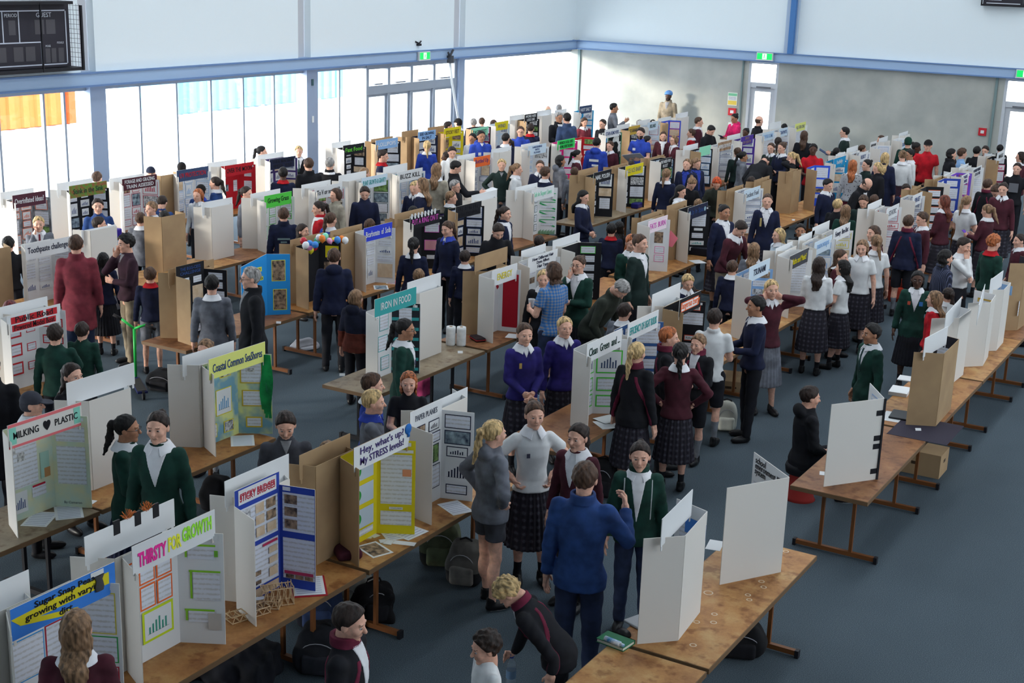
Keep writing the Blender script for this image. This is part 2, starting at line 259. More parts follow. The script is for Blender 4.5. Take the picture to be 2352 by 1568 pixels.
FOLK = r"""
600 335 1.6 90 s grey w t dark p black f d 0|person with dark topknot behind the blank header beside the navy board
686 335 1.57 0 b black w t dark s blond f d 0|fair person in black blazer standing before the window behind the navy board
222 394 1.6 150 s grey w t dark s brown f d 0|brown-haired person half hidden behind the grassy green header
346 383 1.54 0 h grey g t dark C navy f d 0|person in cap peeking over blank header beside the maroon header
417 373 1.52 180 h black k t dark C black f d 0|person in dark beanie behind the UV sign
374 450 1.45 160 p blue r t dark s dbrown f l 10|child in blue with red collar bending at the maroon board
348 463 1.5 -50 b grey w t dark s lbrown f d 0|smiling sandy-haired person in suit by the maroon board
322 488 1.42 170 b grey w t dark s brown f d 0|brown-haired child seen from behind above the cardboard back
377 484 1.42 170 b black w t dark s black f d 0|black-haired child seen from behind above the cardboard back
224 456 1.6 0 t blue w t dark s dbrown f d 0|smiling person in bright blue polo at the grassy header board
226 498 1.5 90 b grey w t dark s dbrown f d 0|person in grey blazer in profile before the blue polo wearer
88 497 1.45 0 b grey w t dark s blond f m 0|blond child in grey blazer with hand to face
18 543 1.45 170 s black k t dark s black f d 0|dark head showing above the cardboard panel at the far left
455 433 1.5 -30 W white w t dark l ginger f d 0|ginger-haired person in white shirt by the pale blue bordered board
461 424 1.55 160 s blue b t dark C black f d 0|person in dark cap behind the ginger-haired one
495 406 1.6 -110 s blue w t dark p dbrown f d 0|person with brown ponytail in blue jumper facing the UV board
565 428 1.6 60 s grey g t dark p dbrown f d 0|dark ponytailed person in grey top before the red board
650 384 1.6 175 s navy r t dark s black d d 0|dark-haired person in navy jumper studying the purple board
709 363 1.75 -160 c black k t dark s brown f d 0|tall short-haired person in black coat beside the sunlit floor
757 362 1.7 170 j black w t dark s grey f d 0|grey-haired person in black vest and checked sleeves
880 344 1.7 80 s navy r t dark s dbrown f r 5|person in navy jumper with glasses looking at the LOLLIPOPS board
837 385 1.5 120 s navy w t dark m lbrown f d 0|light brown head between blank headers near the LOLLIPOPS board
981 323 1.6 180 s royal w t dark p blond f d 0|person with long fair ponytail and royal blue jumper from behind
1039 337 1.65 10 W white w t dark s dbrown f d 15|young person in white shirt looking down behind the orange sign
1026 349 1.55 -90 s black w t dark s dbrown d d 0|dark-skinned profile beside the white shirted person
1105 300 1.75 20 h royal w t dark s black t d 0|person in royal blue hoodie with small white logo
1086 306 1.6 -30 s white w t dark s black t d 0|dark-haired person half hidden by the royal blue hoodie
1053 272 1.57 -120 s grey w t dark C black f d 0|person in backwards dark cap before the glass doors
1029 279 1.6 100 s grey w t dark s dbrown f d 0|dark head above the cardboard header at the doors
1088 272 1.55 180 s navy w t dark s grey f d 0|grey-haired figure washed out by the window glare
1107 270 1.55 180 s grey w t dark s brown f d 0|broad figure by the window beside the pink strip header
1134 276 1.52 180 s brown w t dark c brown f d 0|frizzy brown-haired figure in the window glare
1162 306 1.65 150 s navy w t dark s black f d 0|black-haired person seen from behind next to a glasses wearer
1168 318 1.5 -60 s navy w t dark p dbrown t d 0 G|dark-haired glasses wearer low behind the blank header
1196 290 1.68 0 p royal w t dark s brown f d 0 G|person in royal blue polo with glasses facing the camera
1219 284 1.65 170 s navy r t dark s dbrown f d 0|dark-haired person in navy jumper with red collar from behind
1284 258 1.8 30 c black w t dark s grey t r 0 G|tall glasses wearer in black with white name badge
1303 260 1.8 -150 j slate k t dark s black f d 0|person in slate blue jacket talking beside the name badge wearer
1259 243 1.58 180 s pale w t dark z blond f d 0|bald pinkish head above the headers near the corner window
1284 240 1.58 180 s grey w t dark s grey f d 0|greying head above the headers near the corner window
1153 365 1.6 0 s dgreen g t grey s blond f h 0|blond person in dark green jumper with hands on hips
1187 375 1.55 80 W white w k dark p lbrown f d 0|ponytailed person in white shirt beside the blond one in green
1241 368 1.6 0 s navy w t dark b brown f d 0 G|glasses wearer in navy jumper before the pale blue board
1253 384 1.5 130 s navy w t dark c brown f d 0|curly brown-haired child in blue seen from behind
1287 356 1.6 110 h grey w t dark m black t d 0|black bob and grey hoodie with white print on the front
1326 344 1.5 90 b maroon w k dark p black f d 0|dark ponytail and maroon blazer in profile by the pink board
1320 384 1.4 170 s grey w t dark s brown f d 0|round brown head behind the cardboard header near the pink board
1051 370 1.75 100 c black k t dark s black f w 20|person in long black coat holding out a sheet of paper
1003 374 1.65 160 s beige w t purple l lbrown f d 0|person with long curly light brown hair in beige top
1045 413 1.55 60 c black k t dark s grey f d 0 G|silver-haired glasses wearer crouched near the coat wearer
1036 439 1.5 80 s dgreen w t dark s lbrown f d 0|child in dark green jumper with white collar in profile
951 417 1.55 -20 s navy w t dark b blond f d 10|fair-haired person in navy looking down by BUZZ KILL
971 408 1.6 -120 s navy w t dark l lbrown f d 0|person with long wavy brown hair in navy by BUZZ KILL
949 473 1.4 150 s navy w t dark p black f d 0|dark crown of a head above the cardboard header
838 429 1.6 0 j navy k t dark s dbrown f d 15|person in navy jacket looking down by the plant board
772 432 1.6 -60 j beige k t dark m brown f d 0|person in beige jacket with brown bob and shoulder bag
732 462 1.6 -80 j red w t dark p dbrown f d 5|person in bright red jacket with dark ponytail facing left
759 488 1.45 140 s royal w t dark p brown f d 0|child with curly brown ponytail in blue behind the balloons
694 514 1.4 60 s blue w t dark l dbrown f d 0|dark long-haired child above the cardboard header by balloons
651 477 1.6 180 j navy k t dark s brown f d 0|person in navy printed jacket from behind at the green board
849 503 1.5 160 s grey w t dark s brown f d 0|short brown hair showing above the bright blue header
1342 437 1.6 60 s navy w k navy l black f f 10|person with long black hair at the NAIL POLISH board
1159 474 1.6 60 j navy w t dark p dbrown f d 0|person with ponytail and open navy jacket over blue shirt
1148 517 1.65 20 j black k t dark s dbrown f l 15|person in black jacket leaning down behind cardboard display
1068 575 1.35 180 s navy w t dark s dbrown f d 0|brown head beside the tall cardboard display
1027 508 1.6 -40 s navy b t dark p brown f d 10|person with white hair bow in navy by the ring board
950 545 1.55 170 s navy w t dark p black f d 0|dark ponytailed person in navy with back turned at ring board
962 618 1.35 180 s navy w t dark s lbrown f d 0|light brown head above the spotted white header
817 665 1.43 150 h duo k t dark m lbrown f d 0|child in navy and rust fleece with light brown hair
767 571 1.62 180 h navy g t dark s brown f d 0|person in navy jacket with pale grey hood from behind
577 614 1.8 -80 c black g t dark s grey f d 0 G|grey-haired glasses wearer in long black coat facing left
486 632 1.6 175 b grey w t dark s black f d 0|black-haired person in grey suit writing at the black board
344 614 1.38 180 s navy r o grey s brown f d 0|child in navy jumper with red collar from behind by scooter
288 538 1.71 -70 s plum g t khaki c black f m 5|tall curly black-haired person in plum jumper hand at chin
173 540 1.78 175 c wine g t jeans s brown f d 0|person in wine red shirt with back turned
236 580 1.5 170 s navy w k dark l black f d 0|long dark-haired person beside the wine red shirt
23 690 1.5 0 s grey w t dark m wine f d 0|reddish hair showing over the blank header at left edge
125 745 1.45 170 s green k t dark s dbrown f w 0|child in green jumper pointing at the red and white board
187 740 1.42 160 s green k t dark s dbrown f d 0|second child in green jumper right of the pointing one
163 834 1.6 40 s black k t dark l dbrown f d 0|long dark-haired adult behind the blank white header
69 900 1.5 80 s grey w t dark C dgrey f d 0|person in grey baseball cap in profile at left
288 953 1.6 75 b green w k navy p black t f 0 G|glasses wearer in green blazer with black ponytail at milking board
362 946 1.62 -20 b green w k navy b dbrown f d 0|dark-haired person in green blazer right of the glasses wearer
472 779 1.45 -30 s white w o dark p lbrown f d 0|fair head just above the blank header by the seaside board
656 949 1.6 0 s dgrey g t dark s dbrown f d 18|young person in grey shirt and blue tie looking down
752 1014 1.3 180 s white w t dark s lbrown f d 0|tuft of fair hair above the cardboard panel
854 857 1.55 90 s royal w t dark s brown f d 0|brown-haired child in blue behind the fair one with tie
856 895 1.55 85 s grey b t dark s blond f w 0|fair-haired person in grey shirt and blue tie in profile
939 853 1.62 0 t black k t dark l ginger f r 0 U|adult in black top with sunglasses pushed up on reddish hair
929 732 1.62 80 b green w k dark p black t d 0 G|person in green blazer with glasses at the IRON IN FOOD board
1205 742 1.62 20 s indigo w k tartan p brown f f 0|person in indigo jumper with side braid and clasped hands
1297 727 1.62 20 s indigo w k tartan p blond f d -5|fair ponytailed person in indigo jumper looking up
1228 922 1.64 15 w white w k tartan b brown f h 0|person in white blouse with hands on hips facing camera
1133 965 1.63 120 h grey g o dgrey p blond f h 0|person in grey hoodie and shorts with blond ponytail
1330 973 1.6 -30 b maroon w k tartan p dbrown f d 0|person in maroon blazer with dark ponytail looking left
1345 1062 1.8 165 j blue k t jeans s brown f g 0|person in blue zip jacket gesturing with raised hand
1472 1015 1.6 0 j green w t jeans b dbrown f d 0|person in green and white jacket with hair tied up
1463 786 1.62 150 j black M k tartan p blond f d 0|person with long blond ponytail and black maroon-trimmed jacket
1536 751 1.58 90 j black M t dark s ginger f d 0|ginger-haired person in black track jacket
1564 787 1.61 180 s maroon w k tartan p black f h 0|black ponytail and maroon jumper with hands on hips
1606 767 1.47 -30 j black M o dark s lbrown f r 0|child in black track jacket holding a phone
1643 709 1.58 170 p white w o dark s dbrown f r 0|person in white polo shirt and dark shorts from behind
1740 680 1.68 -70 s navy w t dark s black t r 0|black-haired person in navy jumper holding cards
1773 642 1.65 20 s maroon w k grey l blond f e 0|blond long-haired person in maroon with hands at head
1683 598 1.4 170 s navy w t dark s brown f d 0|brown-haired child above the white display side
1733 557 1.55 170 s grey w t dark l lbrown f d 0|long light brown hair seen from behind above TSUNAMI
1710 512 1.7 50 s maroon w t khaki s dbrown f l 20|adult in maroon jumper with badge leaning forward
1664 470 1.7 40 b navy w k tartan b black t d 0|person with black bun in navy blazer turned back
1764 445 1.68 0 b navy w k tartan b brown f d 0|person in navy blazer with medals and tie
1791 524 1.5 -60 s pale w t dark l blond f d 0|person with long straight blond hair behind blank headers
1840 514 1.45 0 s black k t dark s black t d 0|black-haired child with dark green striped top
1883 590 1.6 175 W white w k tartan l dbrown f f 0|person in white shirt and pleated skirt with loose dark hair
1939 597 1.58 -110 w white w k tartan l black f f 0|long black-haired person in white polo and pleated skirt
1932 573 1.55 70 s maroon w k tartan l brown f d 0|brown-haired person in maroon between the dark-haired pair
1982 551 1.6 -10 w white y k tartan l lbrown f d 10|person with long fair hair and maroon gold scarf
2009 518 1.62 -50 s maroon w k tartan l brown f d 0|brown-haired person partly behind the curly ponytail
2015 539 1.6 -160 w white w k tartan p lbrown f d 0|person in white blouse with curly light ponytail
1925 457 1.5 150 s black k t dark s blond f d 0|blond person in charcoal top bending near blank header
1944 470 1.5 175 s green k t dark l lbrown f d 0|long wavy light hair from behind beside the charcoal top
1984 449 1.55 -10 s dgreen k t dark s brown f d 20|brown-haired person in dark green looking down
2009 447 1.45 170 s black k t dark s brown f d 0|brown head beside the one in dark green
2001 414 1.7 60 c black w t dark z dbrown f l 25 G|balding glasses wearer in dark suit leaning over
1904 411 1.6 50 s navy w t dark s black f d 10|dark-haired child in navy jumper beside cardboard panels
1960 367 1.65 175 s speckle w t wine l ginger f d 0|red-haired person in grey patterned jumper from behind
1993 366 1.62 -60 s dgreen k t dark b black f d 0|dark-haired person in dark green facing left by red hair
2016 373 1.65 -60 c black k t dark m blond f d 10|person with blond bob in black coat
2034 350 1.7 170 c navy k t dark l blond f d 0|person with loose blond hair in long navy coat
2074 345 1.68 -160 W white w k plum b lbrown f d 5|person in white shirt with pinned up hair
2091 343 1.66 -60 W white w k plum b black t d 5|black-haired person in white shirt facing the pinned up hair
2107 327 1.68 90 s red k t dark b black d r 10|person with black bun in red and black top
2133 321 1.75 0 t red k t dark C black f d 0|smiling person in red shirt and black cap
2186 341 1.7 110 c black k t dark m black f d 0|dark-haired person in black coat facing right
2189 363 1.62 170 t sky w t dark s dbrown f d 0|person in light blue shirt with dark hair from behind
2211 341 1.62 110 t sky w t dark c brown f d 0|curly brown-haired person in light blue shirt
2245 336 1.6 160 s black k t dark s black f d 0|black-haired head behind the dark grey sheet
2264 335 1.62 -20 s black k t dark s dbrown f d 10|dark-haired face right of the dark grey sheet
2298 332 1.62 170 s black k t dark s black f d 0|dark figure by the right hand door
2347 348 1.65 -90 b maroon w t dark m dbrown f d 0|person in maroon blazer cut by the picture edge
2338 374 1.68 -10 t black w t dark s dbrown f d 0|person in black shirt with round white print
2270 411 1.6 150 j black M t dark s brown f d 0|brown-haired person in black and maroon jacket near purple board
2282 429 1.6 -40 s maroon w k tartan b brown f l 25|person in maroon jumper leaning over to the left
2306 419 1.62 -10 s maroon w k tartan b dbrown f d 5|person in open maroon cardigan over white blouse
2222 449 1.62 150 w white w k tartan p lbrown f r 5|person in white blouse with light brown ponytail by blue board
2171 448 1.65 -120 s maroon w k tartan l auburn f f 0|person with long auburn hair and maroon cardigan
2268 469 1.55 -120 s maroon w k tartan p lbrown f r 10|person with long ponytail in maroon holding a phone
2088 494 1.62 170 j navy M o dark s brown f d 0|person in navy jacket with wide maroon stripe
2118 487 1.6 -60 s maroon w t dark s brown f d 10|brown-haired person in maroon jumper beside striped jacket
2218 546 1.65 60 W white w t dark s dbrown f m 10|dark-haired person in white shirt with folded arms
2174 573 1.62 120 j pin k k dark m black f d 5|person with dark bob in pinstriped jacket
2285 539 1.68 130 s green r t dark c ginger f d 5|curly ginger-haired person in green jumper with red collar
2345 537 1.58 -60 s maroon w k dark p dbrown f d 0|ponytailed person in maroon at the right edge
2110 622 1.56 0 b green w k dark l black d d 0 G|smiling glasses wearer in green blazer and striped tie
2150 668 1.6 -100 s red w k dark l lbrown f d 0|long-haired person in red jacket behind white displays
2180 661 1.55 -150 s white w k dark p dbrown f d 0|dark ponytail behind the red jacket wearer
2006 743 1.68 -60 b green w t dark s black t d 0|smiling black-haired person in green blazer facing left
1863 887 1.62 110 h black k t dark s dbrown f f 5 S|seated person in dark hooded jacket and trainers
1443 655 1.72 60 j olive k t dark s grey f l 35|white-haired adult in olive jacket bending forward
1434 696 1.45 150 b grey w t dark s dbrown f d 0|short dark-haired child in grey suit from behind
1582 631 1.4 20 s navy w t dark s blond f d 15|blond child looking down behind blank header
1587 655 1.35 170 s navy w t dark s dbrown f d 0|dark head behind the black orange-trimmed sign
1452 539 1.65 20 b green w k dark p ginger f f 10|ginger ponytailed person in green blazer with medals
1470 538 1.62 60 b dgreen w k dark b brown f d 0|brown-haired person right behind the ginger one
1405 513 1.6 175 s navy r t dark s black f d 0|black-haired person in navy with red collar from behind
1423 508 1.45 170 s black k t dark l black f d 0|dark long-haired person beside the red collar wearer
1331 587 1.66 -30 b green w k dark b brown f m 0 G|glasses wearer in green blazer hand on cheek
1273 601 1.78 -140 t check w t jeans m brown f r 0|adult in blue checked shirt holding a white cup
1249 620 1.5 0 b black w k dark b blond f d 0|fair-haired person facing the checked shirt
1239 541 1.35 170 s navy w t dark s dbrown f d 0|dark head between the green striped board and blank header
1531 387 1.6 160 s navy w t dark p lbrown f d 0|curly light-haired person in navy from behind by rust board
1580 365 1.62 -20 j navy b t dark s lbrown f d -10|person in navy jacket with blue collar looking up
1602 363 1.6 40 j navy b t dark p lbrown f d 10|light-haired person in navy beside the one looking up
1594 411 1.62 30 t black k t dark b lbrown f l 20|person in black top with white badge leaning forward
1566 425 1.58 60 s white w t dark l black f d 10|black-haired person in white top looking down
1647 410 1.62 0 s olive k t dark m orange f l 20|person with bright orange-red hair looking down
1604 457 1.35 170 s navy w t dark s lbrown f d 0|light brown head above the navy header
1450 369 1.4 170 s navy w t dark s dbrown f d 0|brown head behind the yellow header
1472 293 1.8 -20 p royal w t dark s dbrown f r 5 H|bearded person in royal blue polo holding large papers
1487 312 1.55 100 s black k t dark s black f d 0|black head behind the bearded blue polo wearer
1524 302 1.5 0 j maroon w k dark b brown f d 0|child in maroon track jacket facing camera
1549 311 1.5 -50 b maroon w t dark m lbrown f d 0 G|light-haired glasses wearer in maroon blazer
1371 316 1.75 165 h royal w t dark s black f d 0|person in royal blue hoodie with white back print
1402 324 1.5 -30 s maroon w t dark s brown f d 0|brown-haired child in maroon before the zebra board
1343 270 1.6 30 s wine w t dark l brown f d 10|person with wavy brown hair by the bright blue board
1385 274 1.6 -40 s black k t dark s dbrown f d 0|dark-haired person right of the bright blue board
1410 237 1.78 90 b grey k t dark s black t g 0|person in dark blazer raising a hand before the sunlit wall
1536 211 1.82 -20 c khaki g t dark T sky d d 5 H|bearded person in light blue turban and khaki jacket
1500 275 1.6 180 s black k t dark C black f d 0|dark cap behind the row of blank headers
1469 275 1.6 180 s grey w t dark s grey f d 0|grey head behind the far blank header
1605 269 1.68 90 b maroon w t dark s brown f d 0|brown-haired person in maroon blazer in profile
1589 296 1.5 -90 s red w t dark s brown f d 0|child in red printed jacket facing left
1638 290 1.7 50 j black k t dark s black f l 15|dark-haired person in black jacket looking down right
1687 261 1.7 -50 h pink w t dark b black t r 10|person in bright pink hoodie reading a device
1744 266 1.78 120 p black k t dark z brown f d 0|balding person in black shirt by the door
1714 294 1.5 -30 s black w t dark b black d d 0|dark-haired face above the purple header
1695 339 1.5 -160 s dgreen w t dark s brown f d 0|brown-haired person in dark green by the white board
1707 348 1.5 100 h grey g t dark p black t d 0|black-haired person in grey and green hoodie
1762 372 1.8 160 c black k t dark s black f l 60|large person in black bending right over
1772 328 1.6 -20 s dgreen w k dark p brown f d 0|ponytailed person with white collar in dark green
1788 315 1.6 170 s beige w t dark p dbrown f d 0|brown ponytail seen between two others
1797 327 1.65 -40 s navy w t dark b brown f r 0|person in navy holding a dark clipboard
1818 349 1.6 -90 s black k t dark p blond f e 10|fair ponytailed person in black touching face
1848 300 1.68 175 s black k t dark l brown f d 0|person in black with long brown hair from behind
1869 330 1.78 0 t red w t dark s black d r 0|dark-skinned person in bright red shirt holding paper
1802 284 1.6 180 s black k t dark s black f d 0|black-haired head behind far blank headers
1942 292 1.75 -90 b dgreen w t dark s black f r 0|person in dark jacket holding a laptop in profile
1922 339 1.55 160 s black k t dark l black f d 0|dark hooded head near the laptop holder
1981 333 1.55 100 s black k t dark s brown f d 0|brown head behind the blue lettered sign
2025 311 1.6 -60 s white w t dark s brown f d 0|brown hair above a far blank header by the wall
2087 315 1.6 180 s green k t dark C dgreen f d 0|dark green cap behind the far blank headers
1726 405 1.4 150 s navy w t dark s dbrown f d 0|dark-haired child behind the cardboard header
1721 420 1.35 30 s grey w t dark s lbrown f m 0|light brown-haired child with raised hand
2083 423 1.45 20 s navy r t dark s dbrown f d 15|child looking down behind cardboard header
807 1388 1.6 70 j black M t dark s dbrown f d 10|dark-haired person in black jacket with maroon collar
1139 1341 1.65 -100 j black M t dark c blond f B 25|curly blond person bending forward with a water bottle
1113 1452 1.42 -70 t white w t dark c dbrown f d 10|curly dark-haired person in white shirt at bottom edge
172 1403 1.58 170 s maroon w k dark l lbrown f d 0|person in maroon with very long light brown hair
-25 815 1.7 170 c black k t dark s black f d 0|person in black coat cut by the left picture edge
"""
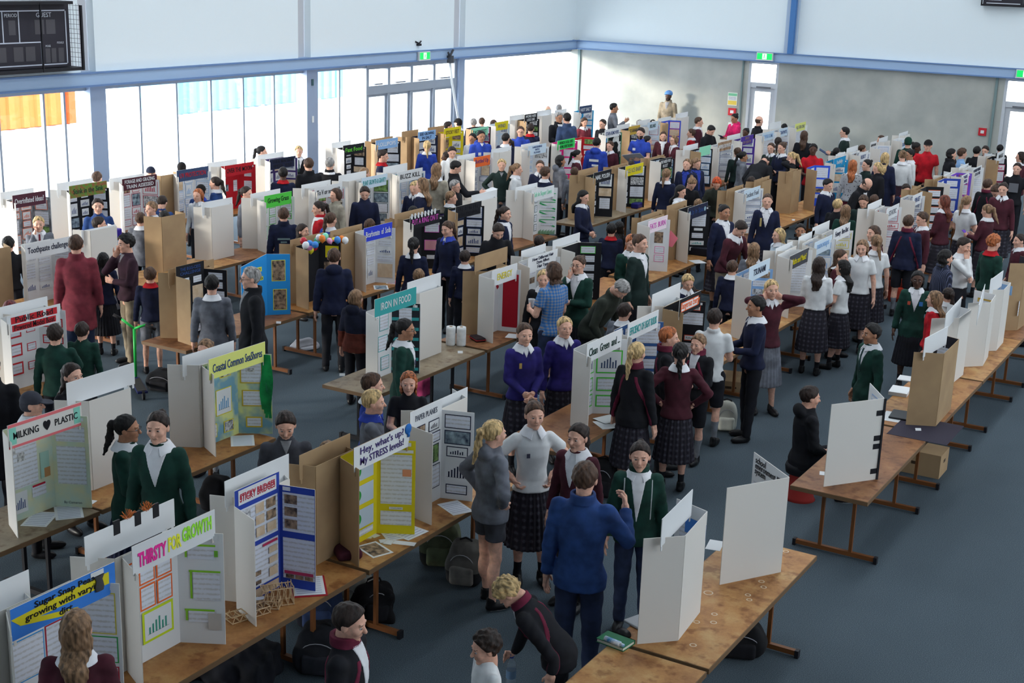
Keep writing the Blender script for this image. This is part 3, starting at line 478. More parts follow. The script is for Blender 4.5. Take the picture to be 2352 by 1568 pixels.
BOARDS = """
5R 28 451 104 436 grey dmaroon white orange|Overinflated Ideas?|grey display board titled Overinflated Ideas in white on dark header
5L 0 440 76 433 white white - -||blank white display back left of the Overinflated Ideas board
5R 158 426 245 416 black grass green white|Stink in the Sink|black display board under green grass patterned header
5L 130 420 212 410 white white - -||blank white display back behind the grass patterned header
5R 279 411 361 400 white maroon white crimson|FORAGE AND GRAZING/TRAIN ASSESSED|white display board with maroon header and red framed pages
5L 249 407 332 401 white white - -||blank white display back behind the maroon header
5R 402 392 482 381 white slate red sky|UV PROTECTION|white display board headed UV PROTECTION on dark slate strip
5L 362 402 404 398 card - - -||cardboard display back beside the UV PROTECTION board
5L 474 372 545 367 white white - -||blank white display back left of the bright red board
5R 514 380 584 372 red red black white|OVER THE MOON|bright red display board with white spotted red header
5L 591 354 651 350 white white - -||blank white display back left of the purple board
5R 619 367 679 357 purple navy black white|TOTAL REACTION/SPEED TEST|purple display board with navy header of white labels
5L 763 327 804 323 white white - -||blank white display back with header glowing pink at the window
5R 788 335 837 327 black black lime white|Fast Food|black display board with bright green Fast Food lettering
5L 850 319 904 313 card card - -||cardboard display back behind LOLLIPOPS
5R 861 323 916 315 black sky white white|LOLLIPOPS|black display board with light blue LOLLIPOPS header
5L 923 302 960 297 card card - -||tall cardboard display back right of LOLLIPOPS
5R 960 303 1001 298 navy sky navy white|SEED GROWING/IN SALT|blue display board with pale blue two line header
5L 982 293 1020 288 card card - -||cardboard display back behind the pale blue two line header
5R 1020 295 1059 290 yellow yellow maroon white|STICKY FEET|yellow display board near the glass doors
5R 1082 295 1122 290 black mint green pink|TASTE TEST|black display board with mint and pink strip header
5R 1142 281 1163 277 pale yellow grey white|WIND|pale display board with small yellow striped header
5R 1205 263 1234 259 black black white white|MORE RISE/LESS DIE|black display board with white striped labels near corner window
5L 1170 265 1204 263 white white - -||blank white display back left of the white striped labels
5L 1232 255 1266 251 white white - -||blank white display back right of the white striped labels
5L 1278 252 1297 251 white white - -||blank white display back last before the corner window frame
5R 1331 245 1360 240 cyan slate white white|HOT SALT|bright blue and green display board near the sunlit concrete wall
4R 56 562 161 543 white white navy white|Toothpaste challenge|white display board headed Toothpaste challenge
4L 192 569 263 551 white white - -||slanted white board back right of the wine red shirt
4L 352 508 421 488 card - - -||large plain cardboard display back without header
4L 463 467 533 451 white white - -||blank white display back right of the plain cardboard one
4L 575 446 643 432 white white - -||blank white display back behind Growing Grass
4R 607 452 670 437 white green2 black green2|Growing Grass|white display board framed in bright green, Growing Grass
4L 692 424 759 413 white white - -||blank white display back behind To V or not to V
4R 723 432 785 418 white white black crimson|To V or not to V?|white display board with multicoloured border headed To V
4L 775 402 843 393 white white - -||blank white display back behind PLANT GROWTH
4R 830 409 890 398 white pale teal green|PLANT GROWTH & GRAVITY|white display board headed PLANT GROWTH & GRAVITY
4L 880 385 935 373 white white - -||blank white display back behind BUZZ KILL
4R 909 396 975 384 white white black sky|BUZZ KILL|white display board hand lettered BUZZ KILL
4R 1089 363 1125 354 white orange purple blue|Bottled Up|white display board with orange bordered purple title
4L 1050 360 1091 349 white white - -||blank white display back behind the orange bordered title
4L 1127 344 1175 334 white white - -||blank white display back in front of royal blue hoodie
4R 1213 335 1255 329 white pale blue sky|HARDENING/WITH/FLOODS|pale display board with blue hand lettered header
4L 1195 331 1241 326 white white - -||blank white display back behind blue hand lettered header
4R 1279 324 1322 316 magenta limeg black pink|WHICH SOIL USES/MORE FERTILISER?|magenta display board under fluorescent green header
4R 1331 313 1362 309 red - - white||red display board right of the fluorescent green header
4R 1388 297 1426 293 zebra white blue white|STAIN REMOVERS|zebra patterned display board with purple lettered white header
4L 1417 288 1446 283 white white - -||blank white display back right of the zebra board
4R 1445 292 1470 286 navy gold navy white|GO BANANAS|navy display board with mustard header behind bearded person
4L 1465 278 1493 273 white white - -||blank white display back above the mustard header
4R 1488 282 1512 277 pale pale green red|IRELAND|pale display board with small picture of dark figure
4L 1510 272 1542 267 white white - -||blank white display back below the blue turban wearer
4R 1532 284 1560 277 blue4 - - orange||blue and cardboard display board with red line graph
4L 1552 263 1580 255 white white - -||tall white display back at the concrete wall
3R 428 629 508 614 black - blue white|THE EGG-CESS/CHALLENGE|black display board with blue on white THE EGG-CESS CHALLENGE
3L 384 617 492 596 card card - -||cardboard display back and header beside green scooter
3L 666 552 743 532 card card - -||cardboard display back left of the balloons
3R 700 560 772 540 black - - yellow||black display board topped with party balloons
3L 758 531 831 513 card card - -||cardboard display back right of the balloons
3R 836 526 901 508 white blue2 white white|Bicarbonate  of  Soda|white display board with bright blue three label header
3L 906 492 973 476 card card - -||cardboard display back behind PUT A RING ON IT
3R 940 500 1013 478 black black pink2 pink|PUT A RING ON IT|black display board with paper hands and PUT A RING ON IT
3R 1047 475 1106 461 black black - blue|LIFE ROPE LIFE/SUPER STRENGTH|black display board with five pink labels on header
3L 1081 449 1143 435 white white - -||blank white display back behind five pink labels
3L 1183 432 1234 418 white white - -||blank white display back behind green zigzag board
3R 1221 438 1273 424 white white mint green|Salt in Super Lines|white display board with green zigzag stripes
3L 1326 390 1375 383 card card - -||cardboard display back left of NAIL POLISH
3R 1364 398 1405 387 black black white white|NAIL POLISH|black display board with hand lettered NAIL POLISH header
3L 1402 383 1443 372 card card - -||cardboard display back between NAIL POLISH and yellow header
3R 1434 382 1481 373 black yellow grey white|ICE ICE BABY|black display board under pale yellow header strip
3L 1472 361 1540 357 card card - -||wide cardboard display back behind the rust board
3R 1516 370 1542 358 black black white sky|THE NEED FOR/RUST|black display board with tilted black and white RUST header
3L 1567 334 1605 330 white white - -||blank white display back left of mint header
3R 1608 339 1632 332 black mint - sky|  |black display board with blue pages under mint header
3R 1645 328 1685 321 white brown white blue|MARVELLOUS MAGIC|white display board with brown photographic header
3L 1667 312 1703 306 white white - -||blank white display back left of the purple header
3R 1699 314 1734 309 purple2 purple2 tan white|SPICE/OF DEATH|deep purple display board with brown label header
3R 1750 305 1780 300 white pale sky white|SUPERB SLIME|white display board with pale blue lettered header
3L 1766 285 1796 276 white white - -||tilted blank white header right of the first door
3R 1790 298 1810 290 white pale blue blue|GRAPHITE|small white board with tilted blue lined header
3R 1826 284 1852 280 white yellow2 grey white|ALL FOR ONE|white display board with green bordered yellow title
3R 15 730 138 694 white white black redf|Public Road/Powered Model Boat|white display board with red labels titled Powered Model Boat
3L 0 702 106 684 white white - -||blank white header behind Powered Model Boat
2L 151 876 307 836 white white - -||blank white display back behind MILKING PLASTIC
1L -120 1378 45 1325 white white - -||blank white display back at the lower left picture edge
4L -70 590 22 566 card - - -||brown cardboard display back at the left picture edge
2R 17 978 186 923 aqua2 milkh black yellow|MILKING  \u2665  PLASTIC|pastel display board titled MILKING PLASTIC with pink header edges
2L 418 820 536 780 white white - -||blank white display back behind the seaside board
2R 478 825 610 785 seaside yellow2 blue yellow|Coastal Common SeaShores|blue and yellow painted seaside display board with green streamers
2R 859 682 958 664 white teal white teal|IRON IN FOOD|white and black display board with teal IRON IN FOOD header
2L 935 651 1012 623 white spots - -||white display back with spotted painted header
2L 1083 581 1172 560 card card - -||tall cardboard display back with wire clips
2R 1134 626 1185 600 white white yellow redp|ENERGY|white display board with large plain red page
2L 1197 578 1253 557 white white - -||blank white display back behind typed lettering header
2R 1213 595 1281 569 white white navy white|How Different Hair/Dyes Affect/Hair Type|white display board with typed black lettering header
2L 1261 552 1339 534 white white - -||long blank white header beside black board of six pages
2R 1312 575 1372 553 black - - green||black display board with column of six pages
2L 1473 498 1520 480 card card - -||cardboard display back left of the pink board
2R 1489 508 1534 493 white pinkh pink2 pink3|FATS  BURN|white and pink display board with pink balloon drawing
2L 1531 472 1578 460 card card - -||cardboard display back left of navy header
2R 1580 480 1627 461 black navy blue white|Up in Space|black display board under navy header with round badges
2L 1666 434 1710 424 card card - -||cardboard display back left of rocket header
2R 1703 437 1753 427 white pale grey blue|Rocket Fuel|white display board with small rocket picture on header
2L 1731 414 1768 403 card card - -||cardboard display back behind rocket header
2L 1807 404 1831 391 card card - -||leaning cardboard display with torn paper on its header
2R 1868 398 1905 390 blue4 - - white||blue and white display board with cardboard wing
2R 1914 364 1945 358 cyan cyan white white|bubbly|turquoise display board with turquoise header
2L 1920 357 1940 346 white white - -||small blank white header behind turquoise header
2L 1942 338 1973 336 white white - -||square blank white header right of turquoise header
2R 1973 353 1995 345 white white blue blue|RISKY|white display board with blue striped lettering header
2R 2001 337 2055 337 white - - sky|GROW IN THE DIRT|white display board with yellow and pink lettering
2L 2019 317 2039 313 white white - -||blank white header above yellow and pink lettering
2L 2063 307 2087 300 white white - -||highest blank white header at the concrete wall
2R 2066 325 2092 317 white pale blue white|OUR BOX|white display board with purple lettering near wall
1R 20 1390 265 1300 white bluey black multi|Sugar Snap Peas/growing with varying/dirt|white display board with blue and yellow Sugar Snap Peas header
1L 190 1213 400 1163 white white - -||white display back with black tape and orange tinsel tufts
1R 303 1255 493 1170 white white neon orange|THIRSTY FOR GROWTH|white display board with neon lettered THIRSTY FOR GROWTH
1L 515 1105 662 1042 white white - -||blank white display back behind STICKY BRIDGES
1R 577 1120 712 1078 royal - red white|STICKY BRIDGES|royal blue display board titled STICKY BRIDGES
1L 690 1040 800 1000 card card - -||cardboard display back behind the STRESS board
1R 813 1032 940 968 yellow white purple white|Hey, what's up?/My STRESS levels!|yellow display board headed My STRESS levels
1L 957 946 1075 882 white white - -||blank white display back behind PAPER PLANES
1R 985 935 1075 900 white - grey navy|PAPER PLANES|white display board pencil lettered PAPER PLANES
1R 1346 790 1432 754 white white green green|Clean  Green  and ...|white display board with green framed Clean Green and pages
1R 1443 740 1513 714 blue5 white teal blue|EFFICIENCY OF LIGHT BULBS|blue patterned display board headed EFFICIENCY OF LIGHT BULBS
1L 1493 676 1567 649 white white - -||blank white display back left of black orange trimmed board
1R 1567 688 1606 667 black black orange orange|Dangerous Energy|black display board headed Dangerous Energy with orange trim
1R 1722 610 1769 596 sky pale navy white|TSUNAMI|pale blue display board hand lettered TSUNAMI
1L 1781 572 1820 553 white white - -||blank white display back left of Maths and Music
1R 1811 589 1862 568 white dgrey yellow green|Maths and Music?|white display board with yellow Maths and Music title
1L 1834 546 1871 527 white white - -||blank white display back behind Maths and Music
1R 1871 557 1912 539 white pale sky sky|nanonaps|white display board with light blue outlined header
1L 1866 522 1905 507 white white - -||blank white display back behind the light blue outlined header
1R 1914 527 1955 510 white white navy yellow|Honey  Bee-Bot|white display board headed Honey Bee-Bot in dark blue
1L 1991 469 2027 457 white white - -||blank white display back above long wavy light hair
1R 2037 478 2066 468 white white grey red|STATIC|white display board with red ruled pages column
1R 2098 449 2119 440 white white blue blue|SUN SET|white display board with blue scribbled lettering
1L 2092 434 2115 424 card card - -||cardboard display back behind blue scribbled lettering
1R 2133 441 2165 424 black - - red||black display board with column of red topped pages
1R 2176 430 2200 420 royal - - white||royal blue display board with shiny black box alongside
1L 2157 403 2192 396 white white - -||blank white header tilted with yellow green blob
1L 2140 414 2170 404 card card - -||cardboard header left of the yellow green blob
1R 2211 404 2225 395 purple3 white purple pink|CANDLE/POWER|violet display board with violet lettered header
1L 2200 384 2227 374 white white - -||blank white display back above violet lettering
1R 2232 387 2258 380 white white navy white|NO SMOKE WITHOUT/A GOOD FIRE|white display board with bold navy two line header
1L 2263 362 2278 351 white white - -||narrow blank white header near the right hand door
1R 2287 351 2313 343 black white black pink|MAGIC|black display board with blue and pink framed pages
"""
# ---------------------------------------------------------------- people
def bend(V, a):
    if abs(a) < 1e-3: return V
    V = V.copy(); w = np.clip((V[:, 2]-0.86)/0.22, 0, 1); w = w*w*(3-2*w)*a
    y, z = V[:, 1].copy(), V[:, 2]-0.95
    V[:, 1] = y*np.cos(w)+z*np.sin(w); V[:, 2] = -y*np.sin(w)+z*np.cos(w)+0.95
    return V
def bendM(a): return Matrix.Translation((0,0,0.95)) @ Matrix.Rotation(-a, 4, 'X') @ Matrix.Translation((0,0,-0.95))
def head_f(P, tier):
    f = smin(ell(P, (0,-.012,.025), (.076,.094,.09)), ell(P, (0,.02,-.035), (.057,.068,.078)), .03)
    f = smin(f, ell(P, (0,.062,-.092), (.024,.022,.02)), .02)
    f = smin(f, cone(P, (0,-.018,-.07), (0,-.035,-.2), .05, .058), .025)
    X = P.copy(); X[..., 0] = np.abs(X[..., 0])
    f = smin(f, cone(P, (0,.084,.012), (0,.104,-.022), .006, .0135), .012)
    if tier < 2:
        f = smin(f, ell(X, (.028,.078,.027), (.022,.010,.008)), .012)
        f = smax(f, -(np.linalg.norm(X-np.array((.031,.100,.006), np.float32), axis=-1)-.017), .012)
        f = smin(f, ell(P, (0,.080,-.055), (.023,.010,.009)), .008)
        f = smin(f, ell(X, (.036,.06,-.02), (.024,.022,.022)), .02)
    f = smin(f, ell(X, (.076,-.008,-.003), (.011,.020,.031)), .008)
    return f
HEADS = {}
def head_arr(tier):
    """vertices, quads and material index: 0 skin, 1 eye white, 2 iris, 3 lip, 4 brow"""
    if tier not in HEADS:
        h = (.005, .0085, .014)[tier]
        V, Q = nets(lambda P: head_f(P, tier), (-.1,-.12,-.2), (.1,.13,.13), h)
        c = V[Q].mean(1); mi = np.zeros(len(Q), int); x = np.abs(c[:, 0])
        mi[(x < .020) & (np.abs(c[:, 2]+.055) < (.0055 if tier == 0 else .007)) & (c[:, 1] > .068)] = 3
        mi[(x > .013) & (x < .046) & (c[:, 2] > .027) & (c[:, 2] < (.0325 if tier == 0 else .036)) & (c[:, 1] > .06)] = 4
        if tier == 2: mi[:] = np.where((x > .016) & (x < .044) & (np.abs(c[:, 2]-.008) < .009) & (c[:, 1] > .05), 4, 0)
        Vs, Qs, Ms = [V], [Q], [mi]; n = len(V)
        if tier < 2:
            for sx in (-1, 1):
                a = []; q = []; k = []
                NL, NA = 6, 10
                for i in range(NL+1):
                    th = (0,.2,.42,.8,1.1,1.35,1.57)[i]
                    for j in range(NA):
                        ph = j*2*math.pi/NA; r = .0132
                        a.append((sx*.031+r*math.sin(th)*math.cos(ph), .0755+r*math.cos(th), .006+r*.55*math.sin(th)*math.sin(ph)))
                for i in range(NL):
                    for j in range(NA):
                        q.append((i*NA+j, (i+1)*NA+j, (i+1)*NA+(j+1)%NA, i*NA+(j+1)%NA)); k.append(2 if i < 3 else 1)
                Vs.append(np.array(a, np.float32)); Qs.append(np.array(q)+n); Ms.append(np.array(k)); n += len(a)
        HEADS[tier] = (np.concatenate(Vs), np.concatenate(Qs), np.concatenate(Ms))
    return HEADS[tier]
def hand_f(P, curl):
    q = np.abs(P-np.array((0,0,.045), np.float32))-np.array((.032,.006,.038), np.float32)
    f = np.linalg.norm(np.maximum(q, 0), axis=-1)+np.minimum(q.max(-1), 0)-.008
    f = smin(f, cone(P, (0,0,-.04), (0,0,.015), .026, .027), .015)
    for x, L in ((-.031,.052), (-.0105,.07), (.0105,.077), (.031,.066)):
        d1 = np.array((x*.12, -math.sin(curl*.6), math.cos(curl*.6))); d2 = np.array((0, -math.sin(curl*1.7), math.cos(curl*1.7)))
        a = np.array((x, 0, .085)); b = a+d1*L*.5; c = b+d2*L*.5
        f = smin(f, np.minimum(cone(P, a, b, .0095, .009), cone(P, b, c, .009, .0078)), .004)
    f = smin(f, np.minimum(cone(P, (.03,-.003,.02), (.056,-.012,.052), .012, .0105), cone(P, (.056,-.012,.052), (.058,-.022-.01*curl,.08), .0105, .0085)), .008)
    return f
HANDS = {}
def hand_arr(tier, curl):
    k = (tier, curl)
    if k not in HANDS: HANDS[k] = nets(lambda P: hand_f(P, curl), (-.07,-.11,-.06), (.09,.05,.19), (.0052, .0085, .013)[tier])
    return HANDS[k]
TORSO = [(.80,.150,.115),(.90,.158,.118),(1.0,.140,.105),(1.10,.136,.105),(1.22,.155,.115),(1.32,.168,.108),(1.39,.130,.085),(1.44,.075,.066),(1.475,.058,.060)]
def arm_pose(pose, side):
    """wrist target and pole for side +1 right, -1 left, person facing +Y; returns (wrist, pole, curl)"""
    s = side; R = s > 0
    T = {'d': ((.245*s,.03,.84), (.2*s,-.5,0), .35), 'f': ((.045*s,.21,.97), (.6*s,-.5,-.3), .7), 'F': ((-.07*s,.20,1.14), (.5*s,.0,-.6), .6),
         'h': ((.175*s,.02,1.0), (1*s,-.45,0), .9), 'r': ((.10*s,.29,1.10), (.35*s,-.2,-1), .9), 'e': ((.115*s,.06,1.50), (1*s,.35,-.35), .6),
         'b': ((.06*s,-.17,.95), (.8*s,-.6,0), .5), 'l': ((.18*s,.30,.98), (.5*s,-.3,-.2), .4)}
    if pose == 'g': return ((.22,.30,1.30), (.5,-.3,-1), .75) if R else T['d']
    if pose == 'w': return ((.16,.42,1.18), (.5,-.2,-1), .5) if R else T['d']
    if pose == 'm': return ((.075,.13,1.43), (.6,.1,-1), 1.0) if R else ((.02,.2,1.12), (-.4,0,-1), .7)
    if pose == 'B': return ((.22,.50,1.02), (.5,-.2,-1), 1.0) if R else T['d']
    return T[pose]
def ik(sh, w, pole, L1=.285, L2=.255):
    sh, w, pole = map(lambda q: np.array(q, float), (sh, w, pole)); d = w-sh; D = np.linalg.norm(d)
    if D > (L1+L2)*.995: w = sh+d/D*(L1+L2)*.995; d = w-sh; D = np.linalg.norm(d)
    a = (L1*L1-L2*L2+D*D)/(2*D); hh = math.sqrt(max(0, L1*L1-a*a)); u = d/D; p = pole-u*(pole@u); p /= np.linalg.norm(p)+1e-9
    return sh+u*a+p*hh, w
CM = {}
def cached(key, make):
    if key not in CM: CM[key] = make()
    return CM[key]
SLEEVE0 = ('t', 'p', 'w')
TIERH = (.0105, .015, .022)
def rounded(P, c, hx, hy, hz, r):
    q = np.abs(P-np.array(c, np.float32))-np.array((hx,hy,hz), np.float32); return np.linalg.norm(np.maximum(q, 0), axis=-1)+np.minimum(q.max(-1), 0)-r
def top_mesh(sty, pose, fem, tier, lean, V2, stripe):
    off = {'t': .010, 'p': .012, 'w': .012, 'W': .016, 's': .018, 'b': .024, 'j': .030, 'h': .032, 'c': .034}[sty]
    hem = {'t': .86, 'p': .84, 'w': .90, 'W': .97, 's': .87, 'b': .76, 'j': .82, 'h': .83, 'c': .58}[sty]
    sw = .150 if fem else .168; arms = []
    for s in (-1, 1):
        w, pole, curl = arm_pose(pose, s); e, w = ik((sw*s, 0, 1.375), w, pole); arms.append((s, e, w))
    prof = [(z, (w*(.90 if fem else .98) if z > 1.05 else w*.95)+off*.7+(.018 if z < .95 else 0), d*.95+off*.7+(.018 if z < .95 else 0)) for z, w, d in TORSO]
    if sty == 'c': prof = [(.5, .205, .17), (.7, .195, .155)]+[p for p in prof if p[0] > .85]
    if hem < .8 and sty != 'c': prof = [(.7, .185, .145)]+prof[1:]
    def f(P):
        tt = loft(P, prof); tt = np.maximum(tt, hem-P[..., 2])
        if tier < 2: tt = tt+.004*np.sin(P[..., 2]*34+P[..., 0]*22)*np.sin(P[..., 0]*31+P[..., 1]*19)*np.clip((1.3-P[..., 2])*4, 0, 1)
        for s, e, w in arms:
            sh = np.array((sw*s, 0, 1.372)); r1 = .046+off*.6
            if sty in SLEEVE0:
                m = sh+(e-sh)*.62; a = cone(P, sh, m, r1, .052+off); d = (e-sh)/np.linalg.norm(e-sh); a = smax(a, (P-m)@d.astype(np.float32), .006)
            else:
                fw = w-(w-e)*.06; a = np.minimum(cone(P, sh, e, r1, .037+off*.6), cone(P, e, fw, .037+off*.6, .029+off*.5))
                if tier < 2: a = a+.0025*np.sin(P[..., 2]*70+P[..., 1]*50)
                d = (w-e)/np.linalg.norm(w-e); a = smax(a, (P-fw)@d.astype(np.float32), .006)
            tt = smin(tt, a, .028)
        if sty == 'h': tt = smin(tt, ell(P, (0,-.085,1.44), (.115,.065,.075)), .02)
        if sty in ('j', 'c'): tt = smin(tt, np.maximum(np.abs(np.hypot(P[..., 0], P[..., 1]+.02)-.075)-.012, np.abs(P[..., 2]-1.465)-.035), .012)
        if sty == 'p': tt = smin(tt, np.maximum(np.abs(np.hypot(P[..., 0], P[..., 1]+.015)-.068)-.010, np.abs(P[..., 2]-1.455)-.02), .01)
        return tt
    pts = np.array([a[k] for a in arms for k in (1, 2)]+[(-.24,-.19,hem-.03), (.24,.19,1.53)])
    V, Q = nets(f, pts.min(0)-.09, pts.max(0)+.09, TIERH[tier])
    lowv = (V[:, 2] < hem+TIERH[tier]*.5) & (np.abs(V[:, 0]) < .2); V[lowv, 2] = hem
    zv, k = {'b': (1.14, .30), 'j': (1.02, .16), 'c': (1.22, .3), 's': (1.34, .42), 'h': (1.38, .6)}.get(sty, (9, 1))
    out = [mesh_np('garment', bend(V, lean), Q, [None]), None, None]
    def patch(g, x0, y0, z0, x1, y1, z1, lift, hh=1.0):
        def F(P): q = f(P); return np.maximum(np.maximum(q-lift, -(q+.014)), g(P))
        v, q = nets(F, (x0,y0,z0), (x1,y1,z1), TIERH[tier]*.62*hh)
        return (bend(v, lean), q)
    if V2: out[1] = mesh_np('shirt_front', *patch(lambda P: np.maximum(np.maximum((np.abs(P[..., 0])-(P[..., 2]-zv)*k)/math.sqrt(1+k*k), zv-P[..., 2]), .03-P[..., 1]), -.14,.0,zv-.03, .14,.26,1.46, .004), [None])
    w_ = None
    if stripe == 'M' and sty == 'j': w_ = patch(lambda P: np.minimum(np.abs(np.abs(P[..., 0])-.125+.35*np.clip(P[..., 2]-1.2, -.3, .2))-.017+10*np.clip(P[..., 2]-1.37, 0, 1), np.maximum(1.44-P[..., 2], np.hypot(P[..., 0], P[..., 1])-.12)), -.26,-.22,hem, .26,.24,1.52, .004)
    if stripe == 'W': w_ = patch(lambda P: np.maximum(np.maximum(np.abs(np.abs(P[..., 0])-.115)-.006, 1.05-P[..., 2]), np.maximum(P[..., 2]-1.40, .02-P[..., 1])), -.2,.0,1.0, .2,.26,1.45, .004)
    if stripe == 'D': w_ = patch(lambda P: P[..., 2]-1.1, -.3,-.24,.8, .3,.28,1.13, .004)
    if stripe == 'T' and V2: w_ = patch(lambda P: np.maximum(np.abs(P[..., 0])-.016-(1.42-P[..., 2])*.03, np.maximum(zv+.01-P[..., 2], np.maximum(P[..., 2]-1.42, .02-P[..., 1]))), -.06,.0,zv-.03, .06,.26,1.46, .009)
    if w_ is not None: out[2] = mesh_np('accent', *w_, [None])
    return out
LEGS = {'stand': (((.085,0,.88), (.095,.015,.48), (.10,-.01,.085)), ((-.085,0,.88), (-.10,.02,.48), (-.115,.05,.085))),
        'sit': (((.09,.0,.90), (.13,.43,.93), (.13,.40,.53)), ((-.09,.0,.90), (-.15,.44,.93), (-.20,.46,.53)))}
def legs_f(P, L, r, upto=1.0):
    f = None
    for s in (0, 1):
        h, k, a = LEGS[L][s]; g = smin(cone(P, h, k, .076+r, .056+r), cone(P, k, a, .053+r, .036+r*1.2), .015); f = g if f is None else np.minimum(f, g)
    return f
def bottom_mesh(kind, leg, tier, short=False):
    h = TIERH[tier]
    if kind == 'k':
        if leg == 'sit': kind = 't'
        else:
            pl = .035 if tier < 2 else 0
            V, Q = nets(lambda P: np.maximum(loft(P, [(.37,.232,.205),(.7,.192,.165),(.86,.166,.128),(.97,.138,.102),(1.05,.125,.095)], pleat=pl), -loft(P, [(.3,.21,.185),(.62,.175,.145),(.66,.01,.01)])),
                        (-.28,-.26,.34), (.28,.26,1.08), h*(.85 if tier < 2 else 1)); return mesh_np('skirt', V, Q, [None])
    def f(P):
        r = .012 if kind == 't' else .022
        g = smin(legs_f(P, leg, r), ell(P, (0,-.005,.93), (.143,.108,.125)), .04)
        if tier < 2: g = g+.003*np.sin(P[..., 2]*40+P[..., 1]*30)
        if kind == 'o': g = np.maximum(g, ((.66 if short else .50)-P[..., 2]) if leg == 'stand' else (P[..., 1]-.36))
        return np.maximum(g, P[..., 2]-1.03)
    lo, hi = ((-.24,-.2,.05), (.24,.2,1.06)) if leg == 'stand' else ((-.32,-.2,.48), (.3,.62,1.06))
    V, Q = nets(f, lo, hi, h*1.1); return mesh_np('trousers', V, Q, [None])
def shoe_mesh(tier):
    def f(P):
        g = smin(ell(P, (0,.045,.035), (.044,.125,.045)), cone(P, (0,-.03,.05), (0,-.03,.10), .042, .040), .02)
        return np.maximum(g, -P[..., 2])
    V, Q = nets(f, (-.07,-.11,-.02), (.07,.2,.13), (.009, .012, .018)[tier]); c = V[Q].mean(1)
    return mesh_np('shoe', V, Q, [None]*2, (c[:, 2] < .014).astype(int))
def hair_f(P, st):
    x, y, z = P[..., 0], P[..., 1], P[..., 2]; ax = np.abs(x)
    wob = .0035*np.sin(x*140+z*30)*np.sin(z*90+y*60+1)
    if st in ('C', 'T', 'z'):
        if st == 'C':
            f = np.maximum(ell(P, (0,-.012,.032), (.086,.103,.096)), .02-z); brim = np.maximum(np.abs(z-.035+.25*(y-.09)*.4)-.005, ell(P, (0,.115,.03), (.07,.075,.1))); f = np.minimum(f, np.maximum(brim, .05-y))
            return np.minimum(f, np.maximum(ell(P, (0,-.02,.0), (.08,.094,.09)), np.maximum(y-.0, -.055-z)))
        if st == 'T': return np.maximum(smin(ell(P, (0,-.015,.075), (.105,.118,.085)), ell(P, (0,.02,.06), (.08,.09,.06)), .03)+.003*np.sin(z*150+ax*90), (y*.5+.032-z))
        return np.maximum(np.maximum(ell(P, (0,-.014,.015), (.082,.099,.088)), z-.045), np.maximum(y-.02, -.055-z))
    big = .012 if st == 'c' else 0.0
    cap = ell(P, (0,-.014,.030), (.083+big,.102+big,.094+big))+wob-.001
    if st == 'c': cap = cap-.012*np.sin(x*85)*np.sin(y*80+1)*np.sin(z*88+2)
    if st == 's': cap = cap-.003-.003*np.sin(x*70+y*25)*np.sin(z*60+x*30)
    face = np.minimum(.82*y-.57*z-.008, .095-z)
    f = smax(cap, face, .016)
    if st in ('s', 'c', 'p', 'b', 'C'):
        low = -.055-z if st in ('s', 'c') else -.075-z
        f = np.maximum(f, low)
        side = np.minimum(y+.022, .012-z) if st in ('s', 'c') else np.minimum(y+.008, .0-z)
        f = np.maximum(f, side)
    if st == 'l' or st == 'm':
        L = -.33 if st == 'l' else -.13
        P0 = P; P = P.copy(); P[..., 1] = P[..., 1]+np.clip((-P[..., 2]-.09)/.10, 0, 1)*.085
        cur = loft(P, [(L,.050 if st == 'l' else .088,.03 if st == 'l' else .06), (L*.6,.075,.045), (-.05,.090,.075), (.04,.083,.098)], cy=-.03)
        inner = loft(P, [(L-.1,.035,.03), (-.12,.055,.05), (-.02,.070,.085), (.06,.05,.05)], cy=.0)
        cur = np.maximum(cur, -inner) if st == 'm' else np.maximum(cur, np.maximum(-ell(P, (0,.01,-.03), (.071,.10,.13)), y-.035))
        cur = cur+.005*np.sin(z*38+x*20)+wob
        cur = smax(cur, y-.045, .01)
        f = smin(f, cur, .012)
    if st == 'p':
        t = smin(cone(P, (0,-.09,.055), (0,-.135,.03), .022, .026), cone(P, (0,-.135,.03), (0,-.145,-.09), .027, .030), .02)
        t = smin(t, cone(P, (0,-.145,-.09), (.015,-.185,-.23), .030, .012), .02); f = smin(f, t+wob*1.5, .008)
    if st == 'b': f = smin(f, ell(P, (0,-.108,.078), (.032,.030,.032))+wob, .008)
    return f
def hair_mesh(st, tier):
    lo = (-.125,-.24,-.36) if st == 'l' else ((-.11,-.24,-.27) if st == 'p' else (-.13,-.15,-.16))
    V, Q = nets(lambda P: hair_f(P, st), lo, (.13,.2,.17), (.006, .0095, .014)[tier]); return mesh_np('hair', V, Q, [None])
def collar_mesh(tier):
    def f(P):
        x, y, z = P[..., 0], P[..., 1]+.012, P[..., 2]; r = np.hypot(x, y*1.0); R = .066+(1.475-z)*.66
        zb = 1.405-np.clip(y, 0, 1)*.35*np.clip(1-np.abs(x)/.09, 0, 1)
        g = np.maximum(np.abs(r-R)*.85-.0085, np.maximum(z-1.475, zb-z))
        return np.maximum(g, np.minimum(.006+(1.475-z)*.42-np.abs(x), y))
    V, Q = nets(f, (-.15,-.15,1.33), (.15,.16,1.5), (.0055, .007, .012)[tier]); return mesh_np('collar', V, Q, [None])
